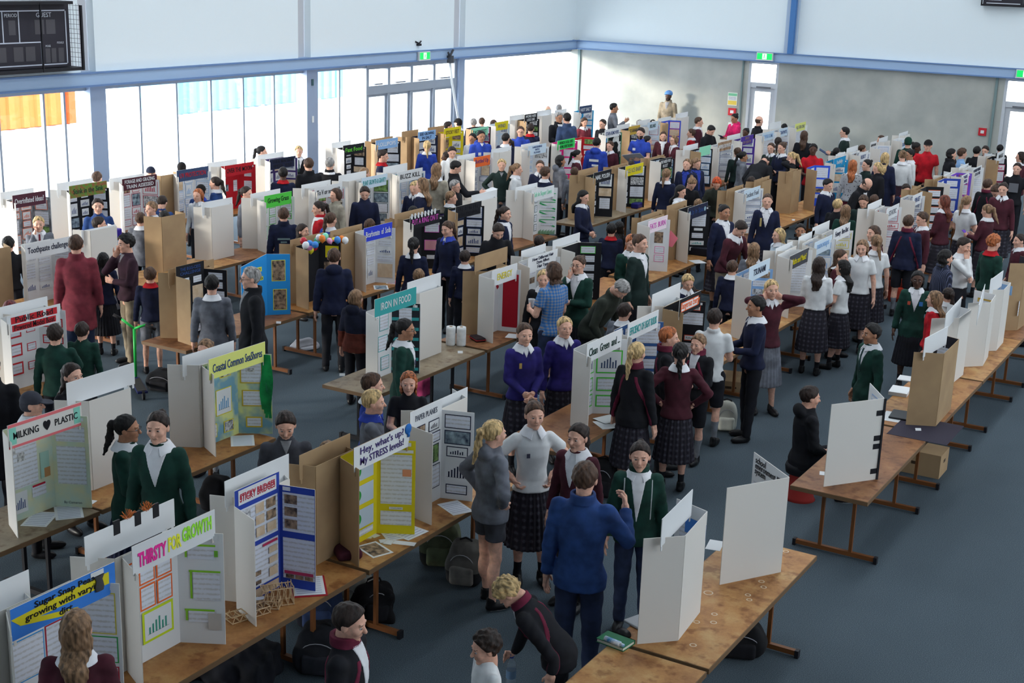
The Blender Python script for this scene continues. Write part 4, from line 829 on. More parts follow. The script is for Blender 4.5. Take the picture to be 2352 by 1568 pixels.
def glasses_mesh():
    b = MB()
    for s in (-1, 1):
        b.tube([(s*.031+.022*math.cos(t), .098, .005+.017*math.sin(t)) for t in np.linspace(0, 2*math.pi, 13)], .0018, 5)
        b.tube([(s*.053,.096,.008), (s*.078,.06,.01), (s*.08,-.01,.004)], .0018, 5)
    b.tube([(-.01,.099,.01), (.01,.099,.01)], .0018, 5)
    me = bpy.data.meshes.new('glasses'); me.from_pydata(b.v, [], b.f); me.materials.append(plain((30,30,36), .3)); me.update(); return me
HAIRC = dict(black=(24,21,22), dbrown=(48,36,32), brown=(78,56,44), lbrown=(134,104,78), blond=(196,166,118), ginger=(170,98,58), orange=(190,78,36), auburn=(110,58,44),
             grey=(150,148,146), wine=(110,44,48), dgrey=(64,66,76), navy=(32,38,58), sky=(110,160,225), dgreen=(20,60,48))
SKIN = dict(f=(222,172,150), t=(178,128,100), d=(86,60,50))
def frame(z, x):
    z = np.array(z, float); z /= np.linalg.norm(z); x = np.array(x, float); x = x-z*(x@z); x /= np.linalg.norm(x); y = np.cross(z, x)
    return np.stack([x, y, z], 1)
EDGES = (-2.95, -5.70, -8.2, -10.97, -13.7, -16.4)
def blocked(x, y):
    for i, e in enumerate(EDGES):
        if e-.89 < x < e+.16:
            if i == 0 and (10.2 < y < 11.15 or y > 21.5): continue
            if i == 1 and 10.1 < y < 10.7: continue
            if i == 2 and 9.9 < y < 11.0: continue
            if i == 3 and (9.9 < y < 11.1 or 20.35 < y < 21.1): continue
            if i == 5 and y < 12.4: continue
            return True
    return False
PEOPLE = {}; PLACED = []
def person(line):
    a, label = line.split('|'); t = a.split()
    px, py, h = float(t[0]), float(t[1]), float(t[2]); face = float(t[3]); sty, col, c2, bot, bcol, hst, hcol, skin, pose, lean = t[4:14]
    ex = t[14] if len(t) > 14 else ''
    lean = math.radians(float(lean)); fem = hst in ('p', 'l', 'b', 'm')
    pitch = 0.0; tl = 0.0
    if pose in ('l', 'B'): tl = lean; pitch = lean*.5+.25
    else: pitch = lean+.06
    if pose == 'B': tl = math.radians(42)
    sit = ex == 'S'; leg = 'sit' if sit else 'stand'; zoff = -.45 if sit else 0.0
    def setup(h):
        s = h/1.7; hs = 1+.35*max(0, 1.7-h)
        HM = bendM(tl) @ Matrix.Translation((0,.018,1.585-.1*(hs-1))) @ Matrix.Rotation(-pitch, 4, 'X') @ Matrix.Rotation(0, 4, 'Z') @ Matrix.Diagonal((hs,hs,hs,1))
        crown = HM @ Vector((0,-.02,.118)); P = at(px, py, (crown.z+zoff)*s)
        vd = math.atan2(P[1], P[0]); yaw = (vd+math.pi) - math.radians(face)*-1 - math.pi/2
        # facing 0 looks back at the camera, 90 looks towards image right
        off = Matrix.Rotation(yaw, 4, 'Z') @ Vector((crown.x*s, crown.y*s, 0))
        return s, hs, HM, P[0]-off.x, P[1]-off.y, yaw
    best = None; bc = 1e9
    for dh in np.arange(-.26, .21, .02):
        r = setup(h+dh); dm = [math.hypot(r[3]-a, r[4]-b) for a, b in PLACED]
        cost = abs(dh)*3+(6 if blocked(r[3], r[4]) else 0)+sum(max(0, .50-q)*12 for q in dm)
        if cost < bc: best, bc = r, cost
    PLACED.append((best[3], best[4]))
    s, hs, HM, X, Y, yaw = best
    D = math.hypot(X, Y); tier = 0 if D < 14.5 else (1 if D < 22 else 2)
    root = empty('person', (X, Y, zoff*s), yaw, s, label, 'person')
    # garments, hair, shoes and the body, each its own mesh
    stripe = 'M' if c2 == 'M' else ('W' if (col == 'green' and sty == 'j') else ('D' if col == 'duo' else ('T' if (c2 == 'b' or (sty == 'b' and bot == 't')) else '')))
    v2 = c2 in ('w', 'g', 'b', 'r', 'M', 'y') and sty in ('b', 'j', 's', 'h', 'c')
    if sty == 's' and c2 == 'M': v2 = False
    key = (sty, pose, fem, tier, round(tl, 2), v2, stripe)
    me = cached(('top',)+key, lambda: top_mesh(sty, pose, fem, tier, tl, v2, stripe))
    nm = {'t': 'tshirt', 'p': 'polo_shirt', 'w': 'blouse', 'W': 'shirt', 's': 'jumper', 'b': 'blazer', 'j': 'jacket', 'h': 'hoodie', 'c': 'coat'}[sty]
    o = link(nm, me[0], root); vcol = {'w': 'w', 'g': (150,152,158), 'b': 'b' if sty != 's' else 'w', 'r': 'r', 'M': 'w', 'y': 'w'}.get(c2, 'w')
    acc = {'M': 'M', 'W': (190,196,200), 'D': (96,44,34), 'T': 'b' if c2 == 'b' else ('wine' if 'maroon' in col or col == 'grey' else (40,70,70))}.get(stripe, 'k')
    slot(o, [cloth(col)])
    if me[1]: slot(link('shirt_front', me[1], root), [cloth(vcol)])
    if me[2]: slot(link({'T': 'tie', 'D': 'lower_panel'}.get(stripe, 'stripes'), me[2], root), [cloth(acc)])
    if (c2 in ('w', 'r', 'b', 'y') and sty in ('s', 'b', 'j', 'w', 'W')) or (sty in ('w', 'W')):
        me = cached(('collar', tier, round(tl, 2)), lambda: collar_mesh(tier)); o = link('collar', me, root, M=bendM(tl))
        slot(o, [cloth({'r': 'r', 'b': 'b'}.get(c2, 'w'))])
    me = cached(('bot', bot, leg, tier, bcol == 'dgrey'), lambda: bottom_mesh(bot, leg, tier, bcol == 'dgrey')); o = link({'t': 'trousers', 'k': 'skirt', 'o': 'shorts'}[bot], me, root)
    slot(o, [cloth(bcol)])
    shcol = (24,24,28)
    for L in LEGS[leg]:
        k = L[2]; me = cached(('shoe', tier), lambda: shoe_mesh(tier))
        o = link('shoe', me, root, loc=(k[0], k[1]+.02, k[2]-.085)); o.rotation_euler = (0,0,-.15*np.sign(k[0]))
        slot(o, [plain(shcol, .4), plain((200,202,206) if (ex == 'S' or bcol == 'dgrey') else (18,18,20), .6)])
    me = cached(('hair', hst, tier), lambda: hair_mesh(hst, tier)); o = link({'C': 'cap', 'T': 'turban'}.get(hst, 'hair'), me, root, M=HM)
    slot(o, [hairmat(HAIRC[hcol]) if hst not in 'CT' else cloth(HAIRC[hcol])])
    if ex in ('G', 'U'):
        me = cached(('gl',), glasses_mesh); o = link('glasses', me, root, M=HM @ (Matrix.Translation((0,-.0,.075)) @ Matrix.Rotation(.5, 4, 'X') if ex == 'U' else Matrix.Identity(4)))
    if ex == 'H':
        me = cached(('beard', tier), lambda: mesh_np('beard', *nets(lambda P: np.maximum(np.maximum(ell(P, (0,.024,-.045), (.062,.07,.085)), P[..., 2]+.028), -ell(P, (0,.09,-.052), (.026,.03,.01))), (-.1,-.1,-.16), (.1,.13,0), (.006,.008,.01)[tier]), [None]))
        o = link('beard', me, root, M=HM); slot(o, [hairmat(HAIRC['dbrown'])])
    # body: one mesh of head, hands, forearms and legs
    def body():
        V, Q, mi = head_arr(tier); A = np.array(HM)[:3]; B_ = np.array(HM @ Matrix.Rotation(pitch, 4, 'X'))[:3]
        wn = np.clip((V[:, 2]+.17)/.09, 0, 1)[:, None]; V = wn*(V@A[:, :3].T+A[:, 3])+(1-wn)*(V@B_[:, :3].T+B_[:, 3])
        Vs, Qs, Ms = [V], [Q], [mi]; n = len(V)
        def add(v, q, k, flip=False):
            nonlocal n
            Vs.append(v); Qs.append((q[:, ::-1] if flip else q)+n); Ms.append(k if hasattr(k, '__len__') else np.full(len(q), k)); n += len(v)
        sw = .150 if fem else .168
        # hidden trunk and limbs under the clothes keep the body one figure
        def core(P):
            g = loft(P, [(z, w*.72, d*.72) for z, w, d in TORSO])
            for sd in (-1, 1):
                w_, pl_, _ = arm_pose(pose, sd); e_, w_ = ik((sw*sd, 0, 1.375), w_, pl_); g = smin(g, np.minimum(cone(P, (sw*sd,0,1.375), e_, .034, .028), cone(P, e_, w_, .028, .022)), .02)
            return smin(g, legs_f(P, leg, -.042), .01)
        pw = np.array([ik((sw*sd, 0, 1.375), arm_pose(pose, sd)[0], arm_pose(pose, sd)[1])[k] for sd in (-1, 1) for k in (0, 1)]+[(-.2,-.13,.07), (.2,.13,1.5)]+[l[1] for l in LEGS[leg]])
        v, q = nets(core, pw.min(0)-.06, pw.max(0)+.06, .024); add(bend(v, tl), q, 0)
        for sd in (-1, 1):
            w, pole, curl = arm_pose(pose, sd); e, w = ik((sw*sd, 0, 1.375), w, pole); d = (w-e)/np.linalg.norm(w-e)
            hd = d.copy()
            if pose == 'h': hd = d*.5+np.array((-.2*sd,.6,-.5))
            F = frame(hd, (0,1,0) if abs(hd[2]) > .75 else (0,0,1))
            v, q = hand_arr(tier, curl); v = v.copy(); v[:, 1] *= 1 if sd > 0 else -1
            if pose == 'd' or abs(hd[2]) > .75: pass
            v = v@F.T+w
            # continuous forearm from elbow to wrist for bare arms, cuff to hand otherwise
            add(bend(v.astype(np.float32), tl), q, 0, flip=sd < 0)
            sh = np.array((sw*sd, 0, 1.375))
            if sty in SLEEVE0:
                v, q = nets(lambda P: smin(cone(P, sh+(e-sh)*.45, e, .042, .037), cone(P, e, w, .037, .027), .012), np.minimum(np.minimum(sh, e), w)-.06, np.maximum(np.maximum(sh, e), w)+.06, TIERH[tier])
                add(bend(v, tl), q, 0)
        if bot in 'ko' or True:
            for L in LEGS[leg]:
                h_, k_, a_ = L
                if bot == 't' : continue
                lo = np.minimum(k_, a_)-np.array((.08,.08,.05)); hi = np.maximum(k_, a_)+np.array((.08,.08,.34 if leg == 'stand' else .08))
                v, q = nets(lambda P: np.maximum(smin(cone(P, h_, k_, .075, .052), smin(cone(P, k_, a_, .048, .032), ell(P, (k_[0]*.4+a_[0]*.6, k_[1]*.6+a_[1]*.4-.02, k_[2]*.65+a_[2]*.35), (.045,.05,.12)), .02), .015), P[..., 2]-hi[2]+.03), lo, hi, TIERH[tier])
                c = v[q].mean(1); sock = a_[2]+(.24 if bot == 'o' else .12); add(v, q, np.where((c[:, 2] < sock) & (bcol not in ('grey', 'dgrey')), 5, 0))
        return mesh_np('body', np.concatenate(Vs), np.concatenate(Qs), [None]*6, np.concatenate(Ms))
    me = cached(('body', tier, fem, pose, sty in SLEEVE0, bot, leg, round(hs, 2) if tier < 2 else round(hs, 1), round(tl, 2), round(pitch, 2), bcol in ('grey', 'dgrey')), body)
    o = link('body', me, root); sk = SKIN[skin]
    slot(o, [noisy(shade(sk, .95), shade(sk, 1.05), 30, .55, 1.0, 2, 'skin'), plain((176,168,166), .4), plain((48,36,30), .3), plain(shade(sk, .78) if skin == 'd' else shade(sk, .82), .5),
             plain(tuple(int(.45*a+.55*b*.8) for a, b in zip(HAIRC.get(hcol, (60,50,45)) if hst not in 'CT' else (60,48,42), sk)), .8), cloth('dark' if bot == 'k' else (130,134,142))])
    if sit:
        st = empty('stool', (X, Y, 0), yaw, s, 'black and red round stool under the seated hooded person', 'stool')
        MB().lathe([(0,.40),(.17,.40),(.18,.37),(.17,.30),(0,.30)], n=20).build('seat', plain('black'), st, True); MB().lathe([(.12,.30),(.15,.03),(.17,0),(0,0)], n=20).build('base', plain((150,40,36)), st, True)
    # hand point for things held
    w, pole, curl = arm_pose(pose, 1); e, w = ik((.165, 0, 1.375), w, pole); d = (w-e)/np.linalg.norm(w-e)
    wl, _, _ = arm_pose(pose, -1); wl = ik((-.165, 0, 1.375), wl, (-.3,-.2,-1))[1]
    Mr = Matrix.Translation((X, Y, zoff*s)) @ Matrix.Rotation(yaw, 4, 'Z') @ Matrix.Scale(s, 4) @ bendM(tl)
    PEOPLE[label] = (Mr, Vector(w+d*.09), Vector(wl), yaw, s)
    return root
# ---------------------------------------------------------------- the hall
XW, YB = -19.25, 36.0
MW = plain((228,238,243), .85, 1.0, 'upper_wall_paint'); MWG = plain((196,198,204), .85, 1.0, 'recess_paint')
MBEAM = plain((156,182,214), .5, 1.0, 'pale_blue_steel'); MFR = plain((150,160,174), .45, 1.0, 'window_frame'); MCOLM = plain((150,166,192), .6)
MCON = noisy((160,163,158), (186,187,180), 1.3, .8, 1.0, 7, 'concrete', lo=.3, hi=.7)
def carpet():
    mt, nt, b = base('blue_grey_carpet'); tc = nt.nodes.new('ShaderNodeTexCoord')
    n = node(nt, 'ShaderNodeTexNoise', Scale=150.0, Detail=5); n2 = node(nt, 'ShaderNodeTexNoise', Scale=.5, Detail=3)
    nt.links.new(tc.outputs['Object'], n.inputs['Vector']); nt.links.new(tc.outputs['Object'], n2.inputs['Vector'])
    r = ramp(nt, n.outputs[0], [(.3, lin((56,66,74))), (.5, lin((79,91,100))), (.72, lin((108,121,130)))])
    r2 = ramp(nt, n2.outputs[0], [(.35, (.85,.85,.85)), (.65, (1,1,1))])
    mx = node(nt, 'ShaderNodeMix', data_type='RGBA', blend_type='MULTIPLY'); mx.inputs[0].default_value = 1
    nt.links.new(r.outputs[0], mx.inputs[6]); nt.links.new(r2.outputs[0], mx.inputs[7]); nt.links.new(mx.outputs[2], b.inputs['Base Color'])
    b.inputs['Roughness'].default_value = .95; b.inputs['Specular IOR Level'].default_value = .1
    bp = node(nt, 'ShaderNodeBump', Strength=.2, Distance=.006); nt.links.new(n.outputs[0], bp.inputs['Height']); nt.links.new(bp.outputs[0], b.inputs['Normal']); return mt
def woodmat(k):
    mt, nt, b = base('worn_plywood'); tc = nt.nodes.new('ShaderNodeTexCoord'); mp = nt.nodes.new('ShaderNodeMapping'); nt.links.new(tc.outputs['Object'], mp.inputs[0])
    mp.inputs['Scale'].default_value = (1.0, 1.0, 1); mp.inputs['Location'].default_value = (k*3.1, k*7.7, 0)
    n = node(nt, 'ShaderNodeTexNoise', Scale=2.6, Detail=8, Roughness=.7); n2 = node(nt, 'ShaderNodeTexNoise', Scale=9.0, Detail=4); nt.links.new(mp.outputs[0], n.inputs['Vector']); nt.links.new(mp.outputs[0], n2.inputs['Vector'])
    tone = [((120,72,40), (166,114,64), (190,148,92)), ((134,82,44), (178,128,76), (200,164,110)), ((104,68,44), (142,96,62), (168,126,84)), ((104,92,78), (138,122,100), (160,146,122))][k % 4]
    r = ramp(nt, n.outputs[0], [(.3, lin(tone[0])), (.5, lin(tone[1])), (.7, lin(tone[2]))]); r2 = ramp(nt, n2.outputs[0], [(.34, (.5,.36,.28)), (.47, (1,1,1))])
    mx = node(nt, 'ShaderNodeMix', data_type='RGBA', blend_type='MULTIPLY'); mx.inputs[0].default_value = .8
    nt.links.new(r.outputs[0], mx.inputs[6]); nt.links.new(r2.outputs[0], mx.inputs[7]); nt.links.new(mx.outputs[2], b.inputs['Base Color']); b.inputs['Roughness'].default_value = .5; return mt
def glassmat():
    mt = bpy.data.materials.new('window_glass'); mt.use_nodes = True; nt = mt.node_tree; nt.nodes.clear()
    o = nt.nodes.new('ShaderNodeOutputMaterial'); a = nt.nodes.new('ShaderNodeBsdfTransparent'); g = nt.nodes.new('ShaderNodeBsdfGlossy'); g.inputs['Roughness'].default_value = .02
    mx = nt.nodes.new('ShaderNodeMixShader'); mx.inputs[0].default_value = .05; nt.links.new(a.outputs[0], mx.inputs[1]); nt.links.new(g.outputs[0], mx.inputs[2]); nt.links.new(mx.outputs[0], o.inputs[0]); return mt
MGL = glassmat(); MCARPET = carpet()
def st(name, mb, m, parent=None):
    o = mb.build(name, m, parent)
    if parent is None: o['kind'] = 'structure'
    return o
st('floor', MB().box(XW-.3,-8,-.1, 6.3,YB+.3,0), MCARPET)
st('ceiling', MB().box(XW-.3,-8,9.0, 6.3,YB+.3,9.2), MW)
pil = [(-.4,.0), (5.5,5.85), (11.45,11.8), (17.43,17.78), (23.46,23.88), (29.54,30.06)]
ul = MB(); y = -8
for a, b in pil: ul.box(XW-.15,y,3.04, XW+.02,a,9.0); y = b
ul.box(XW-.15,y,3.04, XW+.02,YB,9.0); st('wall_left', ul, MW)
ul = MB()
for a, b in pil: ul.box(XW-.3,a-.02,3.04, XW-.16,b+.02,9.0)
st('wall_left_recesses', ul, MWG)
cols = [(5.85,6.2), (11.85,12.2), (17.64,18.01), (23.77,24.15), (29.85,30.12)]
for a, b in cols: st('trim_1', MB().box(XW-.3,a,0, XW+.0,b,2.80), MCOLM)
st('trim_2', MB().box(XW-.2,-8,2.80, XW+.14,YB,3.04), MBEAM)
st('trim_3', MB().box(XW+.14,-8,3.02, XW+.17,YB,3.05).box(XW+.14,-8,2.79, XW+.17,YB,2.82), plain((104,134,180), .5))
def window(n, y0, y1, mull):
    f = st('window_%d' % n, MB().box(XW-.2,y0,2.70, XW-.1,y1,2.80).box(XW-.2,y0,0, XW-.1,y1,.08), MFR)
    ys = [y0]+mull+[y1]
    for q in mull: MB().box(XW-.19,q-.022,.08, XW-.12,q+.022,2.70).build('mullion', MFR, f)
    for a, b in zip(ys, ys[1:]): MB().box(XW-.155,a,.08, XW-.15,b,2.70).build('pane', MGL, f)
for i, (y0, y1, mu) in enumerate([(-8,5.85,[-4,0,3]), (6.2,11.85,[8,10]), (12.2,17.64,[13.4,14.6,15.72,16.69,17.15]), (18.01,23.77,[18.97,19.94,20.9,21.86,22.83]), (24.15,26.04,[25.08]), (30.12,YB,[])]): window(i+1, y0, y1, mu)
# glass doors between window bays
dr = st('door_1', MB().box(XW-.2,26.04,2.66, XW-.08,29.85,2.80).box(XW-.2,26.04,2.08, XW-.06,29.85,2.28), MFR)
for q in (26.07, 26.92, 27.86, 28.84, 29.80): MB().box(XW-.2,q-.05,0, XW-.07,q+.05,2.7).build('door_post', MFR, dr)
for a, b in ((26.12,26.87), (26.97,27.81), (27.91,28.79), (28.89,29.75)):
    MB().box(XW-.155,a,2.28, XW-.15,b,2.66).build('fanlight_pane', MGL, dr); MB().box(XW-.155,a+.06,.3, XW-.15,b-.06,2.02).build('door_pane', MGL, dr)
    MB().box(XW-.17,a,2.02, XW-.12,b,2.08).box(XW-.17,a,.0, XW-.12,b,.3).box(XW-.17,a,.3, XW-.12,a+.06,2.02).box(XW-.17,b-.06,.3, XW-.12,b,2.02).build('door_leaf', MFR, dr)
    MB().box(XW-.10,a+.2,2.30, XW-.04,b-.25,2.33).build('closer', plain((120,126,136), .4), dr)
# concrete end wall
D1, D2 = (-13.84,-12.99), (-7.11,-5.9)
cw = MB().box(XW-.3,YB,0, D1[0],YB+.25,2.8).box(D1[1],YB,0, D2[0],YB+.25,2.8).box(D2[1],YB,0, 6.3,YB+.25,2.8); st('wall_back', cw, MCON)
st('wall_back_upper', MB().box(XW-.3,YB,3.04, 6.3,YB+.25,9.0), MW)
st('trim_4', MB().box(XW,YB-.14,2.80, 6.3,YB+.1,3.04), MBEAM)
st('trim_5', MB().box(XW,YB-.17,3.02, 6.3,YB-.14,3.05).box(XW,YB-.17,2.79, 6.3,YB-.14,2.82), plain((104,134,180), .5))
st('trim_6', MB().box(-12.86,YB-.12,3.05, -12.54,YB,9.0), plain((176,194,216), .6))
st('trim_7', MB().box(-12.72,YB-.24,3.05, -12.58,YB-.12,9.0), plain((70,120,180), .5))
st('trim_8', MB().box(-19.1,YB-.05,0, -19.02,YB,2.8).box(-14.02,YB-.05,0, -13.98,YB,2.8).box(-7.33,YB-.05,0, -7.27,YB,2.8), plain((120,140,140), .5))
st('baseboard_back', MB().box(D1[1],YB-.02,0, D2[0],YB,.12), plain((170,120,60), .6))
def sdoor(n, x0, x1):
    d = st('door_%d' % n, MB().box(x0,YB+.02,2.72, x1,YB+.14,2.80).box(x0,YB+.02,2.08, x1,YB+.14,2.22).box(x0,YB+.0,0, x0+.07,YB+.14,2.72).box(x1-.07,YB+.0,0, x1,YB+.14,2.72), plain((196,200,206), .5))
    MB().box(x0+.07,YB+.07,2.22, x1-.07,YB+.075,2.72).build('fanlight_pane', MGL, d)
    MB().box(x0+.07,YB+.05,0, x1-.07,YB+.1,.35).box(x0+.07,YB+.05,.35, x0+.2,YB+.1,2.08).box(x1-.2,YB+.05,.35, x1-.07,YB+.1,2.08).box(x0+.2,YB+.05,1.98, x1-.2,YB+.1,2.08).build('door_leaf', plain((190,194,200), .5), d)
    MB().box(x0+.2,YB+.072,.35, x1-.2,YB+.077,1.98).build('door_pane', MGL, d)
    MB().box(x0+.25,YB-.02,2.08, x1-.2,YB+.03,2.12).build('closer', plain((110,112,118), .4), d)
sdoor(2, *D1); sdoor(3, *D2)
st('wall_right', MB().box(6.1,-8,0, 6.3,YB,9.0), MW); st('wall_front', MB().box(XW-.3,-8.2,0, 6.3,-8,9.0), MW)
# outside seen through the glass: paving, rail and painted shipping containers
o = MB().box(-60,-20,-.2, XW-.3,70,-.05).build('paving', plain((226,226,222), .9)); o['kind'] = 'structure'
o = MB().box(XW-.3,YB+.25,-.2, 12,70,-.05).build('paving', plain((226,226,222), .9)); o['kind'] = 'structure'
def container(c, x, y0, y1, z0, z1, label):
    r = empty('shipping_container', (x, (y0+y1)/2, -.05), 0, 1, label, 'shipping container', 'painted containers outside')
    L = (y1-y0)/2; b = MB(); n = int((y1-y0)/.4); H = z1+.05; zl = z0+.05
    for i in range(n):
        a = -L+i*.4; b.poly([(0,a,zl),(0,a+.16,zl),(-.06,a+.2,zl),(-.06,a+.36,zl),(0,a+.4,zl),(0,a,H),(0,a+.16,H),(-.06,a+.2,H),(-.06,a+.36,H),(0,a+.4,H)], [(0,1,6,5),(1,2,7,6),(2,3,8,7),(3,4,9,8)])
    b.build('corrugated_side', plain(c, .6), r); MB().box(-2.4,-L,zl-.02, -.07,L,H).build('body', plain(c, .6), r)
    MB().box(-2.4,-L,0, .05,L,zl-.02).build('base_skirt', plain((235,235,235), .8), r)
    for q in (-L, L): MB().box(-.1,q-.1,zl, .06,q+.1,H).build('corner_post', plain(shade(c, .8), .6), r)
container((255,120,60), -26.0, 21.0, 23.2, 1.1, 3.4, 'orange painted container outside the leftmost window bay')
container((120,190,240), -27.5, 28.4, 35.6, .8, 3.0, 'blue painted container outside the middle window bays')
def fence(y0, y1):
    r = empty('mesh_fence', (-24.5, y0, -.05), 0, 1, 'pale mesh fence outside the tall windows', 'fence')
    b = MB()
    for k in range(int((y1-y0)/.12)): b.box(-.008,k*.12,.05, .008,k*.12+.016,1.25)
    b.box(-.02,0,1.22, .02,y1-y0,1.28).box(-.02,0,.1, .02,y1-y0,.15); b.build('mesh_panel', plain((190,196,200), .6), r)
    for k in range(int((y1-y0)/2.4)+1): MB().box(-.03,k*2.4-.03,0, .03,k*2.4+.03,1.35).build('post', plain((210,214,218), .6), r)
fence(14.0, 36.0)
# ---------------------------------------------------------------- fittings
def text(s, size, mat, parent=None, M=None, w=None, name='lettering', loc=None, bold=0.0, hmax=None, align='CENTER', ls=1.0):
    cu = bpy.data.curves.new(name, 'FONT'); cu.body = s; cu.size = size; cu.align_x = align; cu.align_y = 'CENTER'; cu.resolution_u = 2; cu.extrude = .0012; cu.offset = bold; cu.space_line = ls
    t = bpy.data.objects.new(name, cu); COL.objects.link(t); bpy.context.view_layer.update()
    me = bpy.data.meshes.new_from_object(t.evaluated_get(bpy.context.evaluated_depsgraph_get())); COL.objects.unlink(t); bpy.data.objects.remove(t); me.materials.clear(); me.materials.append(mat)
    n = len(me.vertices)
    if n:
        co = np.empty(n*3, np.float32); me.vertices.foreach_get('co', co); co = co.reshape(-1, 3)
        lo, hi = co[:, :2].min(0), co[:, :2].max(0)
        co[:, :2] -= (lo+hi)/2 if align == 'CENTER' else np.array((lo[0], (lo[1]+hi[1])/2))
        sx = sy = 1
        if w and hi[0]-lo[0] > w: sx = w/(hi[0]-lo[0])
        elif w and hi[0]-lo[0] < w*.8 and hmax: sx = w*.9/(hi[0]-lo[0]); sx = min(sx, 1.7)
        if hmax: sy = hmax/(hi[1]-lo[1]); sy = min(sy, 1.6)
        co[:, 0] *= sx; co[:, 1] *= sy; me.vertices.foreach_set('co', co.ravel()); me.update()
    return link(name, me, parent, M=M)
def facing(x, y, z, ux, uz=(0,0,1)):
    """matrix whose local X runs along ux, local Y up uz"""
    ux = Vector(ux).normalized(); uz = Vector(uz).normalized(); n = ux.cross(uz); M = Matrix.Identity(4)
    for i in range(3): M[i][0], M[i][1], M[i][2] = ux[i], uz[i], n[i]
    M[0][3], M[1][3], M[2][3] = x, y, z; return M
MBLK = plain((30,30,36), .5); MWHT = plain('white', .7)
# scoreboard on the window wall
sb = empty('scoreboard', (XW+.03, 15.9, 3.12), 0, 1, 'black caged electronic scoreboard high on the window wall', 'scoreboard')
MB().box(0,-1.4,.06, .16,1.17,1.14).build('cabinet', plain((44,42,52), .5), sb)
fr = MB().box(.0,-1.45,1.12, .36,1.10,1.17).box(0,-1.45,0, .36,1.27,.05).box(.34,-1.45,0, .38,-1.42,1.17).box(.34,.38,0, .37,.40,1.15).box(.34,1.24,0, .38,1.28,1.1)
fr.build('cage_frame', MBLK, sb)
g = MB()
for k in range(14): g.box(.02,1.25,.05+k*.08, .36,1.254,.056+k*.08)
for k in range(5): g.box(.03+k*.075,1.25,.05, .036+k*.075,1.254,1.12)
g.build('cage_mesh', plain((120,124,132), .4), sb)
ln = MB()
for a in [(-1.4,1.0,1.10,1.02), (-1.4,.10,1.10,.12), (1.08,.1,1.10,1.02), (.08,.5,.10,1.0), (-.25,.5,-.23,1.0), (-1.4,.48,.55,.5), (.53,.12,.55,.5)]: ln.box(.16,a[0],a[1], .165,a[2],a[3])
ln.build('border_lines', plain((190,196,210), .5), sb)
dg = MB()
for y0, z0, w in [(.42,.62,.20), (.66,.62,.20), (-.12,.62,.14), (-.62,.18,.2), (-.4,.18,.2), (-.05,.18,.2), (.2,.18,.2), (.9,.14,.12), (.62,.14,.1), (.75,.14,.1)]: dg.box(.16,y0,z0, .163,y0+w,z0+.24)
dg.build('digit_windows', plain((78,76,82), .4), sb)
ml = plain((205,210,220), .6)
text('GUEST', .11, ml, sb, facing(.167,.62,.94, (0,1,0)), .34); text('PERIOD', .08, ml, sb, facing(.167,-.07,.94, (0,1,0)), .26); text('POSS', .05, ml, sb, facing(.167,.68,.42, (0,1,0)), .16); text('FOULS', .05, ml, sb, facing(.167,.95,.47, (0,1,0)), .18)
s2 = empty('wall_display', (-7.35, YB-.02, 4.5), 0, 1, 'black caged display cut by the top right edge of the end wall', 'scoreboard')
MB().box(-.48,-.16,.03, .45,0,1.1).build('cabinet', plain((44,42,52), .5), s2); MB().box(-.52,-.22,0, .52,0,.04).box(-.52,-.22,.04, -.49,-.19,1.1).box(.49,-.22,.04, .52,-.19,1.1).build('cage_frame', MBLK, s2)
MB().box(-.4,-.17,.06, .4,-.16,.08).box(-.36,-.17,.14, -.05,-.16,.17).build('border_lines', ml, s2)
def exit_sign(M, label):
    r = empty('exit_sign', (0,0,0), 0, 1, label, 'exit sign'); r.matrix_world = M
    MB().box(-.23,-.10,0, .23,.10,.06).box(-.24,-.11,-.0, .24,-.09,.065).build('housing', plain((210,214,214), .5), r)
    def em(c, e):
        mt, nt, b = base('lit_sign'); b.inputs['Base Color'].default_value = (*lin(c), 1); b.inputs['Emission Color'].default_value = (*lin(c), 1); b.inputs['Emission Strength'].default_value = e; return mt
    gr, wh = em((20,190,90), .9), em((235,245,240), .9)
    MB().box(-.21,-.08,.06, .21,.08,.063).build('green_face', gr, r)
    b = MB().box(-.06,-.07,.063, .06,.07,.066); b.build('doorway', wh, r)
    b = MB(); b.lathe([(0,.004),(.014,.004),(.014,0)], (.0,.045,.066), 8); b.tube([(0,.03,.068), (-.01,-.01,.068), (-.035,-.03,.068), (-.03,-.06,.068)], .008, 5).tube([(-.01,-.01,.068), (.02,-.03,.068), (.035,-.055,.068)], .008, 5).tube([(-.035,.02,.068), (0,.02,.068), (.035,.0,.068)], .006, 5); b.build('running_figure', gr, r)
exit_sign(facing(XW+.16,27.98,2.92, (0,1,0)), 'green exit sign above the glass doors of the window wall')
exit_sign(facing(-13.33,YB-.2,2.94, (1,0,0)), 'green exit sign above the door in the concrete wall')
exit_sign(facing(-6.6,YB-.2,2.93, (1,0,0)), 'green exit sign cut by the right picture edge')
br = empty('roof_brace', (XW+.2, 29.1, 2.6), 0, 1, 'slanting white pipe brace with dark bracket before the glass doors', 'pipe')
MB().tube([(.0,.0,.15), (.02,.1,-.4), (.1,.75,-2.6)], .03, 8).build('pipe', plain((225,230,234), .4), br, True)
MB().box(-.05,-.05,.1, .08,.06,.28).tube([(0,0,.25), (.02,-.1,.36)], .03, 6).tube([(0,0,.25), (.02,.12,.42)], .03, 6).build('bracket', plain((60,64,72), .5), br)
sp = MB().box(-.02,-.06,-.05, .06,.06,.0).tube([(0,-.12,.05), (.03,0,0), (0,.12,.05)], .02, 6).build('wall_bracket', MBLK, loc=(XW+.03,27.96,3.2)); tag(sp, 'small black bracket on the upper wall above an exit sign', 'bracket')
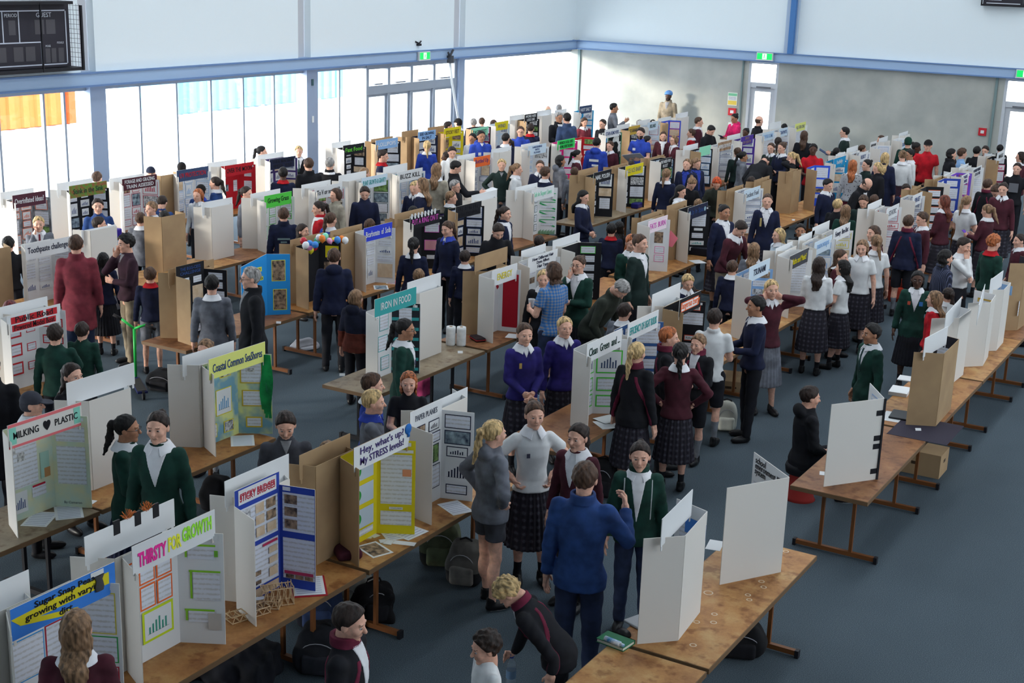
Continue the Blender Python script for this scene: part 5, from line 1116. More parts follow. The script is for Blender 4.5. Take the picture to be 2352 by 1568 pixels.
for nm, X0, X1, Z0, Z1, c, lab, cat in [('fire_notice', -14.39,-14.11,1.55,1.9, (232,234,222), 'green and yellow fire notice on the concrete wall by the door', 'notice'), ('fire_call_point', -14.34,-14.12,1.28,1.48, (200,40,52), 'red fire call point under the notice on the concrete wall', 'fire alarm'),
        ('light_switch', -14.31,-14.19,.95,1.08, (225,228,228), 'white switch plate on the concrete wall below the call point', 'switch'), ('fire_call_point', -7.60,-7.41,1.33,1.52, (200,40,52), 'red fire call point at the right end of the concrete wall', 'fire alarm'),
        ('wall_socket', -7.64,-7.52,.83,.95, (220,224,224), 'white socket low on the right part of the concrete wall', 'socket')]:
    r = empty(nm, ((X0+X1)/2, YB, Z0), 0, 1, lab, cat); w = (X1-X0)/2; h = Z1-Z0; t = .015 if nm == 'fire_notice' else .04
    MB().box(-w,-t,0, w,0,h).build('plate', plain(c, .5), r)
    if nm == 'fire_notice': MB().box(-w*.9,-t-.002,.02, w*.9,-t,.13).build('yellow_panel', plain((235,205,90), .6), r); MB().box(-w*.9,-t-.002,h-.09, w*.9,-t,h-.02).build('green_band', plain((130,205,160), .6), r); MB().box(-w*.8,-t-.002,.15, w*.8,-t,.24).build('text_lines', printed(), r)
    elif nm == 'fire_call_point': MB().box(-w*.45,-t-.004,h*.3, w*.45,-t,h*.7).build('push_panel', plain((225,225,225), .4), r)
    else: MB().box(-w*.2,-t-.004,h*.4, w*.2,-t,h*.6).build('rocker', MBLK if nm == 'light_switch' else MWHT, r)
for z, y, c, lab in ((2.5,23.95,(60,90,96),'small dark plate high on the blue grey column'), (1.7,23.95,(226,230,232),'small white plate on the blue grey column')):
    o = MB().box(0,-.03,-.07, .02,.03,.07).build('wall_plate', plain(c, .5), loc=(XW,y,z)); tag(o, lab, 'plate')
# ---------------------------------------------------------------- trestle tables
TH = .72
tops = [woodmat(k) for k in range(4)]
def make_table(k):
    r = empty('trestle_table')
    L = 1.09
    tp = MB().box(-.35,-L,TH-.035, .35,L,TH).build('table_top', tops[k % 4], r)
    MB().box(-.356,-L-.006,TH-.04, .356,-L,TH-.002).box(-.356,L,TH-.04, .356,L+.006,TH-.002).box(-.356,-L,TH-.04, -.35,L,TH-.002).box(.35,-L,TH-.04, .356,L,TH-.002).build('edge_banding', plain((118,92,66), .6), tp)
    mp = plain((122,74,38), .45) if k % 5 != 3 else MBLK
    for s in (-1, 1):
        f = MB().box(-.37,s*.72-.02,.02, .37,s*.72+.02,.06)
        f.box(-.16,s*.72-.015,.06, -.13,s*.72+.015,TH-.05).box(.13,s*.72-.015,.06, .16,s*.72+.015,TH-.05).box(-.3,s*.72-.02,TH-.06, .3,s*.72+.02,TH-.035)
        g = f.build('leg_frame', mp, r)
        for e in (-1, 1): MB().box(min(e*.37,e*.40),s*.72-.025,.0, max(e*.37,e*.40),s*.72+.025,.065).build('end_cap', MBLK, g)
    return r
protos = {}
TROWS = [(0, -2.95, [5.55,7.78,-11.33,13.57,15.8,18.0]), (1, -5.70, [3.28,5.50,7.73,-10.85,13.07,15.3,17.5,19.75,21.95,24.2,26.4,28.6]), (2, -8.2, [3.0,5.2,7.42,-11.22,13.47,15.7,-18.05,20.25,22.5,24.7,26.9,29.1,31.3]),
         (3, -10.97, [5.3,7.5,-11.3,13.55,15.8,18.0,-21.3,23.5,25.75,27.95,30.2]), (4, -13.7, [8.75,10.97,13.2,15.4,17.65,19.85,22.1,24.3,26.55,28.75,31.0]), (5, -16.4, [12.6,14.8,17.05,19.25,21.5,23.7,25.95,28.15,30.4])]
ROWN = ['the row of displays nearest the bare carpet', 'the second row of displays', 'the third row of displays', 'the fourth row of displays', 'the fifth row of displays', 'the row of displays nearest the windows']
def copy_tree(o, parent=None):
    c = o.copy(); COL.objects.link(c); c.parent = parent
    for ch in list(o.children): copy_tree(ch, c)
    return c
SPECIAL = {(0,0): 'wooden trestle table at the bottom edge with green notebook corner', (0,1): 'wooden trestle table with pale ring stains under white displays', (0,2): 'wooden trestle table carrying one white display with black tape hinge',
           (1,2): 'wooden trestle table under the yellow STRESS display', (1,1): 'wooden trestle table carrying STICKY BRIDGES and matchstick bridges', (2,1): 'dark wooden trestle table under the MILKING PLASTIC display',
           (2,2): 'wooden trestle table under the seaside display', (2,3): 'pale wooden trestle table under the IRON IN FOOD display', (3,2): 'wooden trestle table under the EGG-CESS display by the scooter',
           (3,6): 'dark legged trestle table under the NAIL POLISH display', (1,3): 'wooden trestle table under the Clean Green and display'}
for rr, e, ys in TROWS:
    for i, y in enumerate(ys):
        y = abs(y); k = {(2,1): 3, (2,3): 3, (0,1): 1, (0,0): 1, (3,6): 3}.get((rr, i), (rr*2+i) % 3)
        if k not in protos: protos[k] = make_table(k); o = protos[k]
        else: o = copy_tree(protos[k])
        o.location = (e-.356, y+1.1, 0); sp = SPECIAL.get((rr, i))
        tag(o, sp or 'wooden trestle table crowded with displays in '+ROWN[rr], 'table', None if sp else 'trestle tables in '+ROWN[rr])
# pale ring stains on the near table top: part of that table's surface
near = [o for o in COL.objects if o.get('label') == SPECIAL[(0,1)]][0]
for px, py, r in [(1627,1361,.028),(1749,1335,.016),(1754,1348,.015),(1718,1366,.014),(1721,1377,.014),(1805,1266,.016),(1641,1410,.015),(1639,1429,.016),(1600,1428,.016),(1592,1481,.017)]:
    p = at(px, py, TH); q = Vector(p)-near.location
    b = MB(); n = 20
    V = [((r+d)*math.cos(a), (r+d)*math.sin(a), .0006) for d in (0, .009) for a in np.arange(n)*2*math.pi/n]; b.poly(V, [(j, (j+1) % n, n+(j+1) % n, n+j) for j in range(n)]); b.build('ring_stain', plain((206,186,160), .6), near, loc=(q.x, q.y, TH))
# ---------------------------------------------------------------- display boards
def M_card(): return noisy((164,136,104), (178,150,114), 3, .85, 1.0, 3, 'corrugated_card', stretch=(1,1,.2))
MOUT = plain((222,218,212), .75, 1.0, 'board_back')
def bmat(c):
    if c == 'card': return M_card()
    if c == 'zebra': return noisy((24,28,30), (226,228,226), 7, .7, 1.0, 2, 'zebra_stripes', lo=.49, hi=.51, stretch=(1,.5,2.2))
    if c == 'seaside': return noisy((122,168,186), (226,230,150), 3.2, .8, 1.0, 3, 'painted_sea', lo=.42, hi=.56)
    if c == 'aqua2': return noisy((196,218,206), (222,220,180), 5, .8, 1.0, 3, 'pastel_wash')
    if c == 'grass': return noisy((150,90,60), (84,150,60), 16, .8, 1.0, 4, 'grass_picture')
    if c == 'spots': return noisy((226,232,230), (200,80,80), 16, .8, 1.0, 1, 'spotted', lo=.66, hi=.68)
    if c == 'grey': return noisy((96,98,104), (160,164,170), 9, .8, 1.0, 3, 'grey_collage')
    if c == 'brown': return noisy((120,84,60), (190,160,130), 6, .8, 1.0, 3, 'brown_picture')
    if c == 'cyan': return plain(c)
    return plain(c, .75, 1.0)
PHOTO = [noisy((40,36,40), (190,160,130), 22, .5, 1.0, 4, 'photo_brown', lo=.3, hi=.7, coord='World'), noisy((30,44,70), (170,190,200), 18, .5, 1.0, 4, 'photo_blue', lo=.3, hi=.7, coord='World'), noisy((40,60,34), (150,190,110), 20, .5, 1.0, 4, 'photo_green', lo=.3, hi=.7, coord='World'), noisy((206,176,140), (226,206,180), 16, .5, 1.0, 4, 'photo_wood', lo=.3, hi=.7, coord='World'), noisy((60,60,66), (216,216,216), 40, .5, 1.0, 3, 'photo_grey', lo=.3, hi=.62, coord='World')]
class Panel:
    """flat panel standing on a line from a to b (front to the right hand side when walking from a to b)"""
    def __init__(s, root, a, b, z1, mats, name='panel', z0=0.0, t=.006, top=None):
        a = np.array((*a, z0)); b = np.array((*b, z0)); s.L = np.linalg.norm(b-a); u = (b-a)/s.L; n = np.array((u[1], -u[0], 0)); s.h = z1-z0
        M = Matrix.Identity(4)
        for i in range(3): M[i][0], M[i][1], M[i][2], M[i][3] = u[i], (0,0,1)[i], n[i], a[i]
        s.M = M; h0 = s.h; h1 = s.h if top is None else top-z0
        mb = MB(); L = s.L
        out = [(0,0), (L,0), (L,h1), (0,h0)]
        V = [(x, y, 0) for x, y in out]+[(x, y, -t) for x, y in out]
        mb.poly(V, [(0,1,2,3)], 0).poly(V, [(7,6,5,4), (0,4,5,1), (1,5,6,2), (2,6,7,3), (3,7,4,0)], 1)
        s.o = mb.build(name, mats, root, M=M)
    def paper(s, x, y, w, h, kind='text', border=None, rot=0, bw=.008, acc=None):
        mb = MB(); mats = []; s.k = getattr(s, 'k', 0)+1; zo = s.k*.0007
        def q(x0, y0, x1, y1, z, mt):
            if mt not in mats: mats.append(mt)
            mb.poly([(x0,y0,z),(x1,y0,z),(x1,y1,z),(x0,y1,z)], [(0,1,2,3)], mats.index(mt))
        if border: q(-w/2-bw,-h/2-bw, w/2+bw,h/2+bw, .0012, plain(border))
        face = {'text': PRN, 'blank': MWHT, 'graph': MWHT, 'pie': plain((190,205,220)), 'title': MWHT}.get(kind) or (PHOTO[int(kind[1])] if kind[0] == 'f' else plain(kind))
        q(-w/2,-h/2, w/2,h/2, .002, face)
        if kind == 'graph':
            g = plain(acc or 'teal')
            for k in range(6): q(-w*.35+k*w*.12,-h*.3, -w*.29+k*w*.12,-h*.3+h*(.25+.3*((k*37) % 7)/7), .003, g)
            q(-w*.4,-h*.31, w*.4,-h*.3, .003, MBLK)
        if kind == 'pie':
            n = 16; r = min(w, h)*.3
            for cc, a0, a1 in ((plain((40,150,60)), -math.pi/2, math.pi/2), (plain((40,90,200)), math.pi/2, 1.5*math.pi)):
                if cc not in mats: mats.append(cc)
                mb.poly([(-w*.2,0,.003)]+[(-w*.2+r*math.cos(t), r*math.sin(t), .003) for t in np.linspace(a0, a1, n)], [tuple(range(n+1))], mats.index(cc))
        return mb.build({'f': 'photo', 'g': 'graph', 'p': 'chart', 'b': 'label'}.get(kind[0], 'page') if kind in ('graph','pie','blank') or kind[0] == 'f' else 'page', mats, s.o, M=Matrix.Translation((x, y, zo)) @ Matrix.Rotation(rot, 4, 'Z'))
PRN = printed()
def header(root, c, y0, y1, x, z0, z1, title, tcol, mats=None, tilt=0):
    p = Panel(root, (x, y0), (x, y1), z1, mats or [bmat(c), MOUT], 'header', z0)
    for yy in (y0+.02, y1-.03):   # slotted tabs that grip the wings
        pass
    if title: lettering(p, title, tcol, p.L/2, p.h/2, p.L*.92, p.h)
    return p
NEON = {'neon': [(240,50,150), (226,226,60), (150,225,60)], 'multi': None}
def lettering(p, title, tcol, cx, cy, w, h, size=None):
    lines = title.split('/'); n = len(lines)
    for i, s in enumerate(lines):
        if not s.strip(): continue
        yy = cy+(n/2-.5-i)*h/n*.86
        hh = h*.62/n if n > 1 else h*.42
        if tcol == 'neon':
            ws = s.split(); xs = [cx-w*.30, cx-w*.01, cx+w*.29]
            for k, wd in enumerate(ws): text(wd, hh, plain(NEON['neon'][k], .6, 1.2), p.o, Matrix.Translation((xs[k], yy+(-.01,.0,.02)[k], .003)), (w*.36,w*.17,w*.40)[k], bold=.003, hmax=hh*1.2)
        else:
            c = 'black' if tcol == 'multi' else tcol
            if tcol == 'multi': cx = .30; w = .48
            text(s, hh, plain(RGB.get(c, (30,30,40)), .6, 1.0), p.o, Matrix.Translation((cx, yy, .003)), w*(.95 if len(s) > 7 else .7), bold=.0006, hmax=hh*(1.25 if any(ch in s for ch in 'gpyjQ,') else 1.0))
def fill(P, side, border, seed, kinds=('text','text','text','f0','graph'), dens=1.0):
    r = random.Random(seed); W, H = P.L, P.h; ncol = 2 if W > .38 else 1; m = .025; cw = (W-m*(ncol+1))/ncol
    for c in range(ncol):
        y = H-.03-(.12 if side == 'c' and P.h > .8 else 0)
        while y > .14:
            h = r.choice((.10, .13, .17, .22))
            if y-h < .04: h = y-.05
            if h < .06: break
            k = r.choice(kinds); k = 'f%d' % r.randrange(5) if k == 'f0' else k
            w = cw-(.02 if r.random() < .6 else .06)
            P.paper(m+c*(cw+m)+cw/2, y-h/2, w, h-.022, k, border if border != 'white' and r.random() < .85 else None, acc=border if border not in ('white', 'black') else 'blue')
            y -= h+.012/dens
PNL = {}
def board(line):
    a, title, label = line.split('|'); f = a.split(); row = int(f[0][0]); face = f[0][1]
    xl, yl, xr, yr = map(float, f[1:5]); bc, hc, tc, pc = f[5:9]; E = EDGES[row]
    xh = E-.15 if face == 'R' else E-.485
    p, q = at_x(xl, yl, xh), at_x(xr, yr, xh); yc = (p[1]+q[1])/2; ztop = min(max((p[2]+q[2])/2, 1.52), 1.72)
    half = min(max((q[1]-p[1])/2, .30), .385)
    xp = E-.37 if face == 'R' else E-.39; sg = 1 if face == 'R' else -1
    root = empty('display_board', (xp, yc, TH), 0 if face == 'R' else math.pi, 1, label, 'display board', None)
    seed = int(xl*7+yl); r = random.Random(seed); card = bc == 'card' or (bc in ('black', 'navy') and r.random() < .7) or bc in ('yellow', 'blue4')
    back = M_card() if card else MOUT; front = bmat(bc)
    mats = [front, back]; hw = .235; fl = .27 if face == 'R' else .25; ye = min(half+.01, hw+.16); H = .80
    # local +X is the front, local +Y the viewer's right
    wing = lambda y, x=0: (x, y)
    noh = hc == '-'
    Hc = H+(.10 if noh and title else 0)
    tweak = r.uniform(-.03, .03)
    L = Panel(root, (fl, -ye+tweak), (0, -hw), H-.01, mats, 'wing_panel'); C = Panel(root, (0, -hw), (0, hw), Hc, mats, 'centre_panel'); R = Panel(root, (0, hw), (fl, ye+tweak), H, mats, 'wing_panel')
    if not noh:
        hx = .22 if face == 'R' else .095
        if face == 'L': ye2 = hw+(ye-hw)*hx/fl+.045; ya, yb = -max(half, ye2), max(half, ye2)
        else: ya, yb = -half, half
        hm = [bmat(hc), M_card() if hc == 'card' or (card and bc != 'black') else MOUT] if hc != '-' else mats
        if face == 'L': hm = [hm[0], M_card() if hc == 'card' else MWHT]
        HP = header(root, hc, ya, yb, hx, ztop-TH-.195, ztop-TH, title if face == 'R' and title.strip() else '', tc, hm)
        for yy in (.012, HP.L-.03):      # slot tabs gripping the wings
            MB().box(yy,-.035,-.006, yy+.018,0,0).build('slot_tab', hm[1], HP.o)
        if face == 'R' and pc != '-':    # entry number label
            R.paper(R.L-.06, R.h-.03, .05, .028, 'blank')
    elif title.strip() and face == 'R': lettering(C, title, tc, C.L/2, C.h-.075, C.L*.85, .12)
    if face == 'R': PNL[label] = (root, L, C, R)
    if face == 'R' and label not in CUSTOM:
        kinds = ('text', 'text', 'graph', 'f0') if row > 1 else ('text', 'text', 'text', 'graph', 'f0')
        for P_, sd, k in ((L, 'w', 1), (C, 'c', 2), (R, 'w', 3)): fill(P_, sd, pc if pc != '-' else None, seed+k, kinds)
    if label in CUSTOM: CUSTOM[label](root, L, C, R)
    return root
def c_sticky(root, L, C, R):
    C.paper(.235, .835, .40, .11, 'title'); text('STICKY BRIDGES', .06, plain((190,60,80)), C.o, Matrix.Translation((.235,.84,.004)), .37, bold=.001)
    C.paper(.235, .60, .42, .29, 'text'); C.paper(.235, .26, .42, .32, 'text'); C.paper(.235, .05, .42, .07, 'f3')
    for i in range(3):
        C.paper(.10, .69-i*.095, .11, .07, 'f4'); C.paper(.25, .70-i*.09, .09, .07, 'f3'); C.paper(.37, .70-i*.09, .10, .07, 'f0' if i < 2 else 'f3')
    C.paper(.35, .40, .16, .02, (190,50,90)); C.paper(.38, .34, .09, .05, 'f3'); C.paper(.38, .26, .09, .05, 'f3'); C.paper(.38, .17, .09, .07, 'f3')
    for k in range(3): C.paper(.07+k*.07, .21, .06, .035, 'f0'); C.paper(.07+k*.07, .14, .06, .03, 'f0')
    R.paper(.15, .60, .25, .30, 'text'); R.paper(.15, .24, .25, .32, 'text')
    for i in range(3): R.paper(.09, .70-i*.095, .10, .07, 'f0')
    R.paper(.15, .13, .23, .025, (190,60,100))
    for i in range(3): R.paper(.08+i*.075, .10, .065, .03, 'f0')
    R.paper(.06, .78, .06, .03, 'blank')
def c_stress(root, L, C, R):
    for i in range(3): C.paper(.27, .60-i*.2, .30, .16, 'pie')
    for i in range(4): C.paper(.06, .60-i*.17, .08, .13, 'text')
    C.paper(.25, .08, .32, .05, 'text')
    R.paper(.155, .47, .25, .42, 'text'); R.paper(.155, .14, .25, .12, 'text'); R.paper(.155, .225, .11, .022, 'blank'); R.paper(.155, .71, .27, .025, 'blank'); R.paper(.24, .53, .07, .06, (226,150,110)); R.paper(.24, .77, .06, .03, 'blank')
    text('CONCLUSION', .014, MBLK, R.o, Matrix.Translation((.155,.225,.004)), .1); text('HOW DOES THE BRAIN RESPOND TO STRESS?', .014, MBLK, R.o, Matrix.Translation((.155,.71,.004)), .26)
    hd = [o for o in root.children if o.name.startswith('header')][0]
    b = MB(); b.lathe([(0,.01),(.03,.008),(.045,0),(.045,-.001)], n=14); b.box(-.012,-.065,0, .012,-.03,.008); o = b.build('blue_brain_cutout', plain((40,110,190)), hd, True, M=Matrix.Translation((.70,.15,.004)))
def c_thirst(root, L, C, R):
    for i in range(4): C.paper(.055, .66-i*.17, .07, .12, 'text', 'orange', bw=.012)
    for j in range(2):
        for i in range(2): C.paper(.19+j*.15, .63-i*.18, .115, .145, 'text', 'orange', bw=.012)
    C.paper(.27, .24, .24, .19, 'graph', (205,225,40), bw=.018, acc=(60,150,130))
    for x, y, w, h in ((.16,.66,.18,.09), (.19,.42,.18,.20), (.15,.20,.17,.08)):
        R.paper(x, y, w, h, 'text'); R.paper(x-.01, y+h/2+.008, w+.03, .014, (140,205,50)); R.paper(x-w/2-.012, y+.01, .014, h, (140,205,50))
    R.paper(.24, .17, .09, .12, (196,190,184)); R.paper(.26, .66, .025, .045, (120,190,60)); R.paper(.25, .77, .05, .03, 'blank')
    for x in (.22, .26): MB().tube([(x,.13,.004), (x+.01,.18,.004), (x,.215,.004)], .0015, 5).build('pressed_seedling', plain((70,80,50)), R.o)
def c_sugar(root, L, C, R):
    C.paper(.13, .44, .22, .26, 'text', (60,150,215)); C.paper(.10, .12, .19, .2, 'text', (60,170,90)); C.paper(.35, .40, .17, .36, 'text', 'crimson'); 
    text('Data', .05, plain((60,60,80)), C.o, Matrix.Translation((.33,.63,.003)))
    R.paper(.15, .60, .23, .26, 'text', (220,205,90)); R.paper(.16, .36, .22, .16, 'text', (60,170,90)); R.paper(.16, .14, .22, .2, 'text', 'crimson')
    hd = [o for o in root.children if o.name.startswith('header')][0]
    mb = MB(); L_ = .72
    mb.poly([(.0,.13,.0015), (.06,.075,.0015), (.72,.075,.0015), (.72,.15,.0015), (.35,.145,.0015)], [(0,1,2,3,4)]).poly([(.05,.075,.0015), (.40,.0,.0015), (.48,.02,.0015), (.2,.075,.0015)], [(0,1,2,3)]); mb.build('yellow_stripe', plain((225,210,40)), hd)
    MB().lathe([(.03,-.05),(.036,-.03),(.03,.0),(.024,.02),(.042,.05),(.036,.05),(.02,.02),(0,-.04)], n=14).build('grey_pot_cutout', plain((70,70,74)), hd, True, M=Matrix.Translation((.64,.11,.008)) @ Matrix.Rotation(-math.pi/2, 4, 'X') @ Matrix.Diagonal((1,.2,1,1)))
    MB().box(.58,.16,.001, .68,.19,.004).build('label', MWHT, hd)
def c_milk(root, L, C, R):
    C.paper(.17, .48, .28, .42, 'text'); C.paper(.12, .15, .14, .18, 'graph', acc='blue'); C.paper(.31, .20, .14, .10, 'text'); C.paper(.31, .245, .13, .018, 'crimson')
    C.paper(.06, .60, .08, .07, 'f4'); C.paper(.15, .53, .07, .07, 'f4'); C.paper(.36, .69, .07, .08, 'f4'); C.paper(.38, .40, .09, .22, (168,205,190)); C.paper(.40, .33, .06, .08, (190,140,90))
    R.paper(.155, .64, .24, .13, 'text'); R.paper(.155, .37, .24, .33, 'text'); text('By Cameron', .03, plain((120,130,130)), R.o, Matrix.Translation((.15,.04,.003)), .2)
    hd = [o for o in root.children if o.name.startswith('header')][0]
    MB().box(0,.17,.001, .73,.195,.003).box(0,0,.001, .73,.02,.003).build('pink_edge', plain((235,120,125)), hd); [MB().box(x_,.03,.001, x_+.065,.165,.002).build('mint_patch', plain((140,215,195)), hd) for x_ in (.01,.65)]
def c_sea(root, L, C, R):
    C.paper(.10, .68, .12, .07, 'text', 'yellow'); C.paper(.30, .68, .14, .12, 'f4', 'yellow'); C.paper(.27, .38, .20, .24, 'graph', 'yellow', acc=(80,150,200)); C.paper(.10, .12, .12, .12, 'text', 'yellow'); C.paper(.33, .12, .12, .10, 'f4', 'yellow')
    R.paper(.13, .62, .19, .20, 'text', (215,185,60), bw=.012); R.paper(.14, .36, .18, .14, 'text', (215,185,60), bw=.012); R.paper(.15, .12, .13, .08, 'text', (215,185,60), bw=.014); R.paper(.12, .64, .08, .04, 'f4')
    kelp = noisy((10,110,60), (30,170,90), 8, .5, 1.0, 3, 'kelp_green')
    for P_, x0, n in ((R, .285, 6), (L, .25, 2)):
        for k in range(n):
            x = x0-.004*k*(1 if n > 2 else 3); b = MB()
            pts = [(x+.012*math.sin(t*7+k)+(.02*k-.05 if n > 2 else 0), .80-t*(.55+.04*(k % 3)), .012+.004*k) for t in np.linspace(0, 1, 9)]
            V = [];
            for q in pts: V += [(q[0]-.014, q[1], q[2]), (q[0]+.014, q[1], q[2]+.004)]
            b.poly(V, [(2*i, 2*i+1, 2*i+3, 2*i+2) for i in range(8)]); b.poly([(v[0], v[1], v[2]-.002) for v in V], [(2*i+2, 2*i+3, 2*i+1, 2*i) for i in range(8)]); b.build('green_streamer', kelp, P_.o)
def c_iron(root, L, C, R):
    for k in range(7): R.paper(.15, .74-k*.115, .30, .035, 'teal')
    MB().box(0,0,.0005, .31,.80,.0015).build('black_backing', plain((40,44,52)), R.o); R.paper(.15, .46, .14, .58, 'text', rot=0)
    C.paper(.12, .60, .16, .16, 'text', 'teal'); C.paper(.32, .62, .15, .18, 'text', 'teal'); C.paper(.30, .38, .16, .16, 'text', 'teal'); C.paper(.13, .22, .16, .18, 'text'); C.paper(.34, .15, .14, .14, 'text', 'teal'); C.paper(.07, .38, .06, .16, 'slate', rot=.2); C.paper(.11, .08, .12, .07, 'f1', rot=.3)
def c_energy(root, L, C, R):
    R.paper(.155, .40, .20, .68, (168,16,38)); C.paper(.42, .6, .05, .12, (160,24,44), rot=.5)
    MB().lathe([(0,.012),(.05,.01),(.055,0)], n=8).build('dark_green_badge', plain((44,76,44)), C.o, M=Matrix.Translation((.42,.70,.004)))
def c_danger(root, L, C, R):
    for y, k in ((.72,'Conclusion'), (.36,'Reflection')):
        R.paper(.15, y, .15, .05, 'blank', (225,90,60)); text(k, .03, MBLK, R.o, Matrix.Translation((.15,y,.004)), .13); R.paper(.15, y-.13, .24, .14, 'text')
    R.paper(.15, .08, .24, .05, 'text')
    for k, (x, y) in enumerate([(.03,.70), (.10,.72), (.15,.71), (.2,.66)]): MB().box(-.02,-.008,0, .02,.008,.004).box(-.008,-.025,0, .008,.025,.004).build('white_bolt', MWHT, C.o, M=Matrix.Translation((x+.08,y,.002)) @ Matrix.Rotation(k*.8, 4, 'Z'))
    hd = [o for o in root.children if o.name.startswith('header')][0]; MB().box(.06,.05,.0005, .52,.14,.0018).build('white_title_strip', plain((232,232,232)), hd); MB().box(.05,.04,.0002, .53,.15,.0012).build('orange_frame', plain((230,100,50)), hd)
def c_clean(root, L, C, R):
    C.paper(.13, .56, .16, .22, 'text', 'lime'); C.paper(.13, .30, .16, .18, 'text', 'teal'); C.paper(.12, .10, .13, .14, 'text', 'lime'); C.paper(.36, .56, .17, .2, 'graph', 'green2', bw=.012, acc='slate')
    C.paper(.35, .33, .16, .12, 'text', 'green2', bw=.012); C.paper(.35, .16, .16, .11, 'text', 'green2', bw=.012); R.paper(.15, .56, .24, .22, 'graph', 'green2', bw=.014, acc='slate'); R.paper(.15, .32, .22, .12, 'text', 'green2', bw=.014); R.paper(.15, .14, .22, .10, 'text', 'green2', bw=.014)
    for i, (y, h) in enumerate([(.62,.15), (.42,.18), (.25,.12), (.10,.11)]): L.paper(.14, y, .15, h, 'text', 'teal')
    L.paper(.06, .52, .06, .09, 'f0'); L.paper(.24, .30, .06, .08, 'f0')
def c_maths(root, L, C, R):
    C.paper(.25, .62, .34, .16, 'graph', acc=(40,120,140)); C.paper(.25, .42, .34, .16, 'graph', acc=(40,120,140)); C.paper(.2, .30, .2, .05, (40,170,80)); C.paper(.24, .14, .34, .24, (120,190,130)); R.paper(.14, .45, .2, .5, 'text')
def c_pink(root, L, C, R):
    for i in range(3): C.paper(.16, .60-i*.19, .19, .14, 'text', 'pink3', bw=.01); 
    C.paper(.22, .09, .22, .10, 'pink3'); R.paper(.13, .52, .13, .17, 'f0'); R.paper(.15, .33, .13, .09, 'text', 'pink3'); R.paper(.15, .2, .13, .09, 'text', 'pink3')
    b = MB(); b.lathe([(0,.006),(.03,.005),(.036,0)], n=14); b.box(-.002,-.10,0, .002,-.03,.003); b.build('balloon_drawing', plain((225,90,150)), C.o, True, M=Matrix.Translation((.38,.70,.003)))
    b = MB().poly([(.02,.02,-.02), (.14,-.10,-.02), (.06,-.24,-.02), (-.04,-.22,-.02)], [(0,3,2,1), (0,1,2,3)]); b.build('pink_sheet', plain((240,150,165)), R.o, M=Matrix.Translation((.28,.62,0)))
def c_salt(root, L, C, R):
    g = plain((40,160,90))
    for k in range(4):
        b = MB(); x0, x1 = .03, .30; y0 = .70-k*.15; b.obox(((x0+x1)/2, y0, .002), ((x1-x0)/2, 0, 0), (0, .006, 0), (0, 0, .001)); d = np.array((x1-x0, -.10, 0)); d2 = np.array((.10, x1-x0, 0)); d2 = d2/np.linalg.norm(d2)*.012; b.obox(((x0+x1)/2, y0-.07, .002), d/2, d2, (0,0,.001)); b.build('green_zigzag', g, R.o)
    for i in range(4): R.paper(.16, .62-i*.15, .2, .045, 'text'); C.paper(.40, .6-i*.16, .08, .1, 'text', 'green')
    b = MB()
    for k in range(24): b.tube([(.02+k*.012,.0,.01+.004*(k % 3)), (.02+k*.012+.006,.05+.01*(k % 4),.012)], .003, 4)
    b.build('grass_edge', plain((40,140,60)), R.o)
def c_blackpages(root, L, C, R):
    for i in range(6): R.paper(.14, .70-i*.125, .19, .085, 'text', 'green2' if i == 0 else None)
def c_redpages(root, L, C, R):
    for i in range(5): R.paper(.15, .68-i*.15, .22, .11, 'text'); R.paper(.15, .735-i*.15, .22, .01, 'orange')
def c_zebra(root, L, C, R):
    MB().box(.02,.02,.001, R.L-.02,R.h-.02,.0015).build('striped_sheet', bmat('zebra'), R.o); MB().box(.0,.0,.0005, R.L,R.h,.001).build('green_edge', plain((40,120,90)), R.o)
    C.paper(.12, .6, .15, .15, 'text'); C.paper(.34, .62, .15, .1, 'cyan')
def c_balloon(root, L, C, R):
    for i in range(7): C.paper(.12+(.03 if i % 2 else 0), .70-i*.10, .13, .05, 'text')
    R.paper(.18, .66, .18, .16, 'yellow'); R.paper(.16, .45, .18, .14, 'f0'); R.paper(.24, .55, .06, .04, 'blank')
def c_ring(root, L, C, R):
    hd = [o for o in root.children if o.name.startswith('header')][0]
    for k in range(8):
        x = .03+k*.085; b = MB().box(-.018,-.02,0, .018,.02,.006)
        for j in range(4): b.tube([(-.014+j*.0095,.018,.003), (-.018+j*.0122,.052+.006*(j in (1,2)),.003)], .0045, 5)
        b.tube([(-.016,-.005,.003), (-.036,.018,.003)], .0045, 5); b.build('paper_hand', MWHT, hd, M=Matrix.Translation((x,.17,.004)) @ Matrix.Rotation(-.1+.05*(k % 3), 4, 'Z'))
    C.paper(.12, .62, .13, .16, 'f0'); R.paper(.15, .66, .2, .2, 'text', 'pink2'); R.paper(.15, .36, .2, .14, (215,150,160), 'pink2'); C.paper(.2, .3, .12, .06, 'text'); R.paper(.15, .18, .14, .06, 'text')
def c_uptext(root, L, C, R):
    R.paper(.14, .60, .22, .26, 'text'); R.paper(.14, .42, .14, .04, 'blank'); R.paper(.13, .32, .18, .08, 'text'); R.paper(.13, .20, .22, .07, 'graph'); R.paper(.13, .10, .22, .06, 'text'); C.paper(.3, .4, .2, .3, 'text')
    hd = [o for o in root.children if o.name.startswith('header')][0]
    for x in (.06, hd.dimensions[0]-.06 if False else .66): MB().lathe([(0,.004),(.035,.004),(.035,0)], n=16).build('round_badge', plain((150,180,190)), hd, M=Matrix.Translation((x,.1,.002)))
def c_red(root, L, C, R):
    R.paper(.16, .66, .13, .16, 'text'); R.paper(.16, .42, .14, .16, 'text'); C.paper(.1, .65, .08, .07, 'text'); C.paper(.28, .66, .12, .08, 'text'); C.paper(.36, .42, .10, .2, 'text'); C.paper(.12, .40, .12, .12, 'f1')
